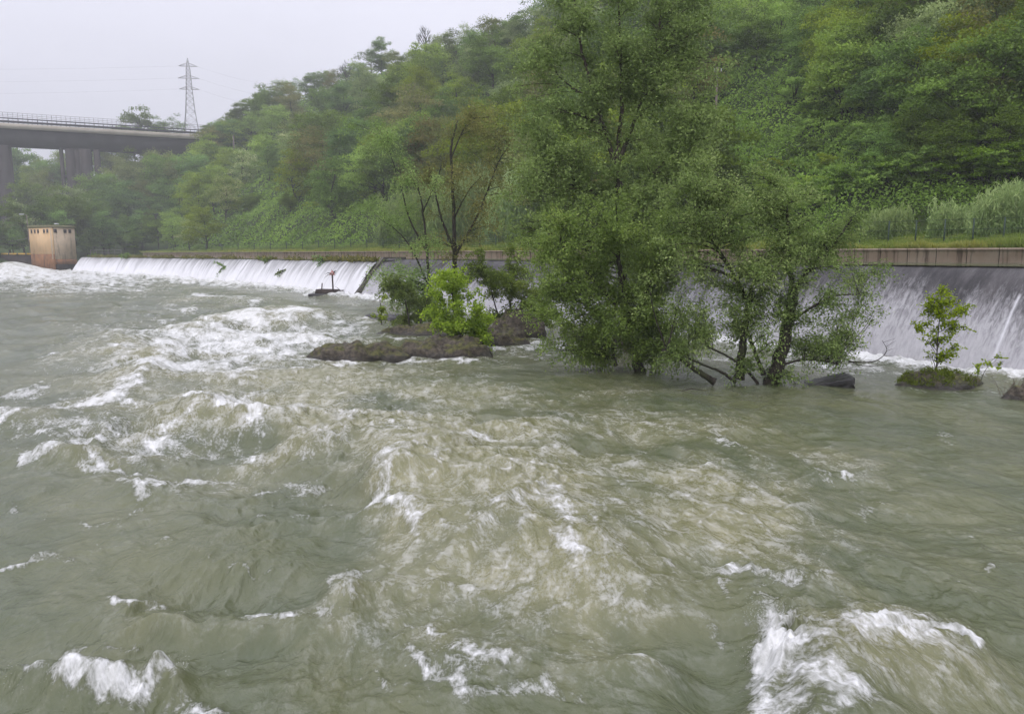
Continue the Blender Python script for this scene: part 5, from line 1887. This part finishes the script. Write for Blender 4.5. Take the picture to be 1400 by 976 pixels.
# weeds and drift along the lip of the weir: one uncountable fringe
g = Geo()
N = 9000
s = rng.uniform(S_DIV + 1, S_END - 1, N)
keep = fbm(s / 4.5, s * 0 + .3, 15, 3) + rng.normal(0, .25, N) > .18
s = s[keep]
f, b = foot_s(s), back_dir(s)
off = 2.7 + rng.normal(0, .35, len(s))
P = np.stack([f[:, 0] + b[:, 0] * off, f[:, 1] + b[:, 1] * off, 3.72 + np.abs(rng.normal(0, .20, len(s)))], 1)
L = rng.uniform(.25, .8, len(s))
leaf_quads(g, P, rng.normal(size=P.shape) + np.array([0, 0, .2]), rng.normal(size=P.shape) + np.array([0, -.6, .3]), L, L * .3, np.clip(rng.normal(.35, .25, len(s)), 0, 1))
tag(g.build('drift_weeds', M['leaf_brown']), 'fringe of weeds and drift caught along the lip of the weir', 'weeds', kind='stuff')

# spray thrown off the two breaking crests nearest the bank
g = Geo()
OCT = np.array([[1, 0, 0], [-1, 0, 0], [0, 1, 0], [0, -1, 0], [0, 0, 1], [0, 0, -1]], float)
OF = np.array([[0, 2, 4], [2, 1, 4], [1, 3, 4], [3, 0, 4], [2, 0, 5], [1, 2, 5], [3, 1, 5], [0, 3, 5]])
for (px, py, wpx, n_, up_) in ((1058, 862, 18, 1700, .10), (1042, 930, 12, 900, .10), (110, 942, 90, 900, .05), (232, 940, 12, 500, .08), (525, 664, 14, 600, .09)):
    c = at(px, py)
    for i in range(n_):
        q = c + np.array([rng.normal(0, wpx * c[1] / F), rng.normal(0, .14), .12 + abs(rng.normal(0, up_))])
        r = (.0012 + .0026 * rng.random() ** 3) * (c[1] / 9)
        g.add(q + OCT * r * np.array([1, 1, rng.uniform(1, 2.2)]), OF)
t = NT('spray_water')
tag(g.build('spray', t.surf(t.bsdf((.74, .74, .73), .4, .4))), 'fine white droplets thrown up by the breaking waves', 'spray', kind='stuff')
# ------------------------------------------------------------------ drop prototypes nobody used
for lst in PROTO.values():
    for o, used in lst:
        if not used:
            for ch in list(o.children):
                bpy.data.objects.remove(ch)
            bpy.data.objects.remove(o)

# ------------------------------------------------------------------ misty air
g = Geo()
q = 1560
g.hexa([(-q, -q, -3.6), (q, -q, -3.6), (q, q, -3.6), (-q, q, -3.6)], [(-q, -q, 160), (q, -q, 160), (q, q, 160), (-q, q, 160)])
hz = g.build('haze', None)
t = NT('misty_air')
v = t.n('VolumePrincipled')
v.inputs['Color'].default_value = (.95, .96, .985, 1)
v.inputs['Density'].default_value = HAZE
v.inputs['Anisotropy'].default_value = .2
t.t.links.new(v.outputs[0], t.out.inputs['Volume'])
hz.data.materials.append(t.m)
tag(hz, 'thin rainy mist in the air', 'haze', kind='stuff')

# ------------------------------------------------------------------ overcast sky: a sky texture, washed grey, brighter overhead
wd = bpy.data.worlds.new('World')
scene.world = wd
wd.use_nodes = True
nt = wd.node_tree
nt.nodes.clear()
nd = lambda k: nt.nodes.new('ShaderNode' + k)
sky = nd('TexSky'); sky.sky_type = 'NISHITA'; sky.sun_disc = False
sky.sun_elevation = math.radians(52); sky.sun_rotation = math.radians(200); sky.dust_density = 6; sky.air_density = 1.5
hs = nd('HueSaturation'); hs.inputs['Saturation'].default_value = .10
nt.links.new(sky.outputs[0], hs.inputs['Color'])
mx = nd('Mix'); mx.data_type = 'RGBA'; mx.inputs[0].default_value = .86
nt.links.new(hs.outputs[0], mx.inputs[6])
tc = nd('TexCoord'); sp_ = nd('SeparateXYZ'); nt.links.new(tc.outputs['Generated'], sp_.inputs[0])
mr = nd('MapRange'); mr.inputs[1].default_value = 0; mr.inputs[2].default_value = 1; mr.inputs[3].default_value = 1.0; mr.inputs[4].default_value = 3.0
nt.links.new(sp_.outputs[2], mr.inputs[0])
cl = nd('TexNoise'); cl.inputs['Scale'].default_value = 2.2; cl.inputs['Detail'].default_value = 5
mp_ = nd('Mapping'); mp_.inputs['Scale'].default_value = (1, 1, 3.5)
nt.links.new(tc.outputs['Generated'], mp_.inputs[0]); nt.links.new(mp_.outputs[0], cl.inputs['Vector'])
cm = nd('MapRange'); cm.inputs[1].default_value = .3; cm.inputs[2].default_value = .7; cm.inputs[3].default_value = .95; cm.inputs[4].default_value = 1.05
nt.links.new(cl.outputs[0], cm.inputs[0])
m1 = nd('Math'); m1.operation = 'MULTIPLY'; nt.links.new(mr.outputs[0], m1.inputs[0]); nt.links.new(cm.outputs[0], m1.inputs[1])
gr = nd('VectorMath'); gr.operation = 'SCALE'; gr.inputs[0].default_value = tuple(c * SKYB for c in (.605, .605, .70))
nt.links.new(m1.outputs[0], gr.inputs['Scale'])
nt.links.new(gr.outputs[0], mx.inputs[7])
bg = nd('Background'); bg.inputs['Strength'].default_value = .1
nt.links.new(mx.outputs[2], bg.inputs['Color'])
ow = nd('OutputWorld'); nt.links.new(bg.outputs[0], ow.inputs['Surface'])

sun = bpy.data.lights.new('sun', 'SUN')
sun.energy = .9; sun.angle = math.radians(25); sun.color = (1, .97, .93)
so_ = bpy.data.objects.new('sun', sun)
COL.objects.link(so_)
el, az = math.radians(52), math.radians(200)              # behind the photographer, a little to the left
so_.rotation_euler = (PI / 2 - el, 0, PI - az)
so_.rotation_euler = Vector((math.sin(az) * math.cos(el) * -1, -math.cos(az) * math.cos(el), -math.sin(el))).to_track_quat('-Z', 'Y').to_euler()

cam = bpy.data.cameras.new('camera')
cam.sensor_width = 36; cam.lens = 36 * F / 1400
cam.clip_start = .1; cam.clip_end = 6000
co = bpy.data.objects.new('camera', cam)
co.location = (0, 0, CAMZ)
co.rotation_euler = (PI / 2 - TH, 0, 0)
COL.objects.link(co)
scene.camera = co

scene.render.engine = 'CYCLES'
cy = scene.cycles
cy.use_denoising = True
try:
    cy.denoiser = 'OPENIMAGEDENOISE'
except Exception:
    pass
cy.max_bounces = 6; cy.diffuse_bounces = 3; cy.glossy_bounces = 2; cy.transmission_bounces = 3; cy.volume_bounces = 1; cy.transparent_max_bounces = 4
cy.use_adaptive_sampling = True
cy.adaptive_threshold = .02
cy.caustics_reflective = False; cy.caustics_refractive = False
vs = scene.view_settings
vs.view_transform = 'Standard'; vs.look = 'None'; vs.gamma = 1; vs.use_curve_mapping = False
vs.exposure = EXPO
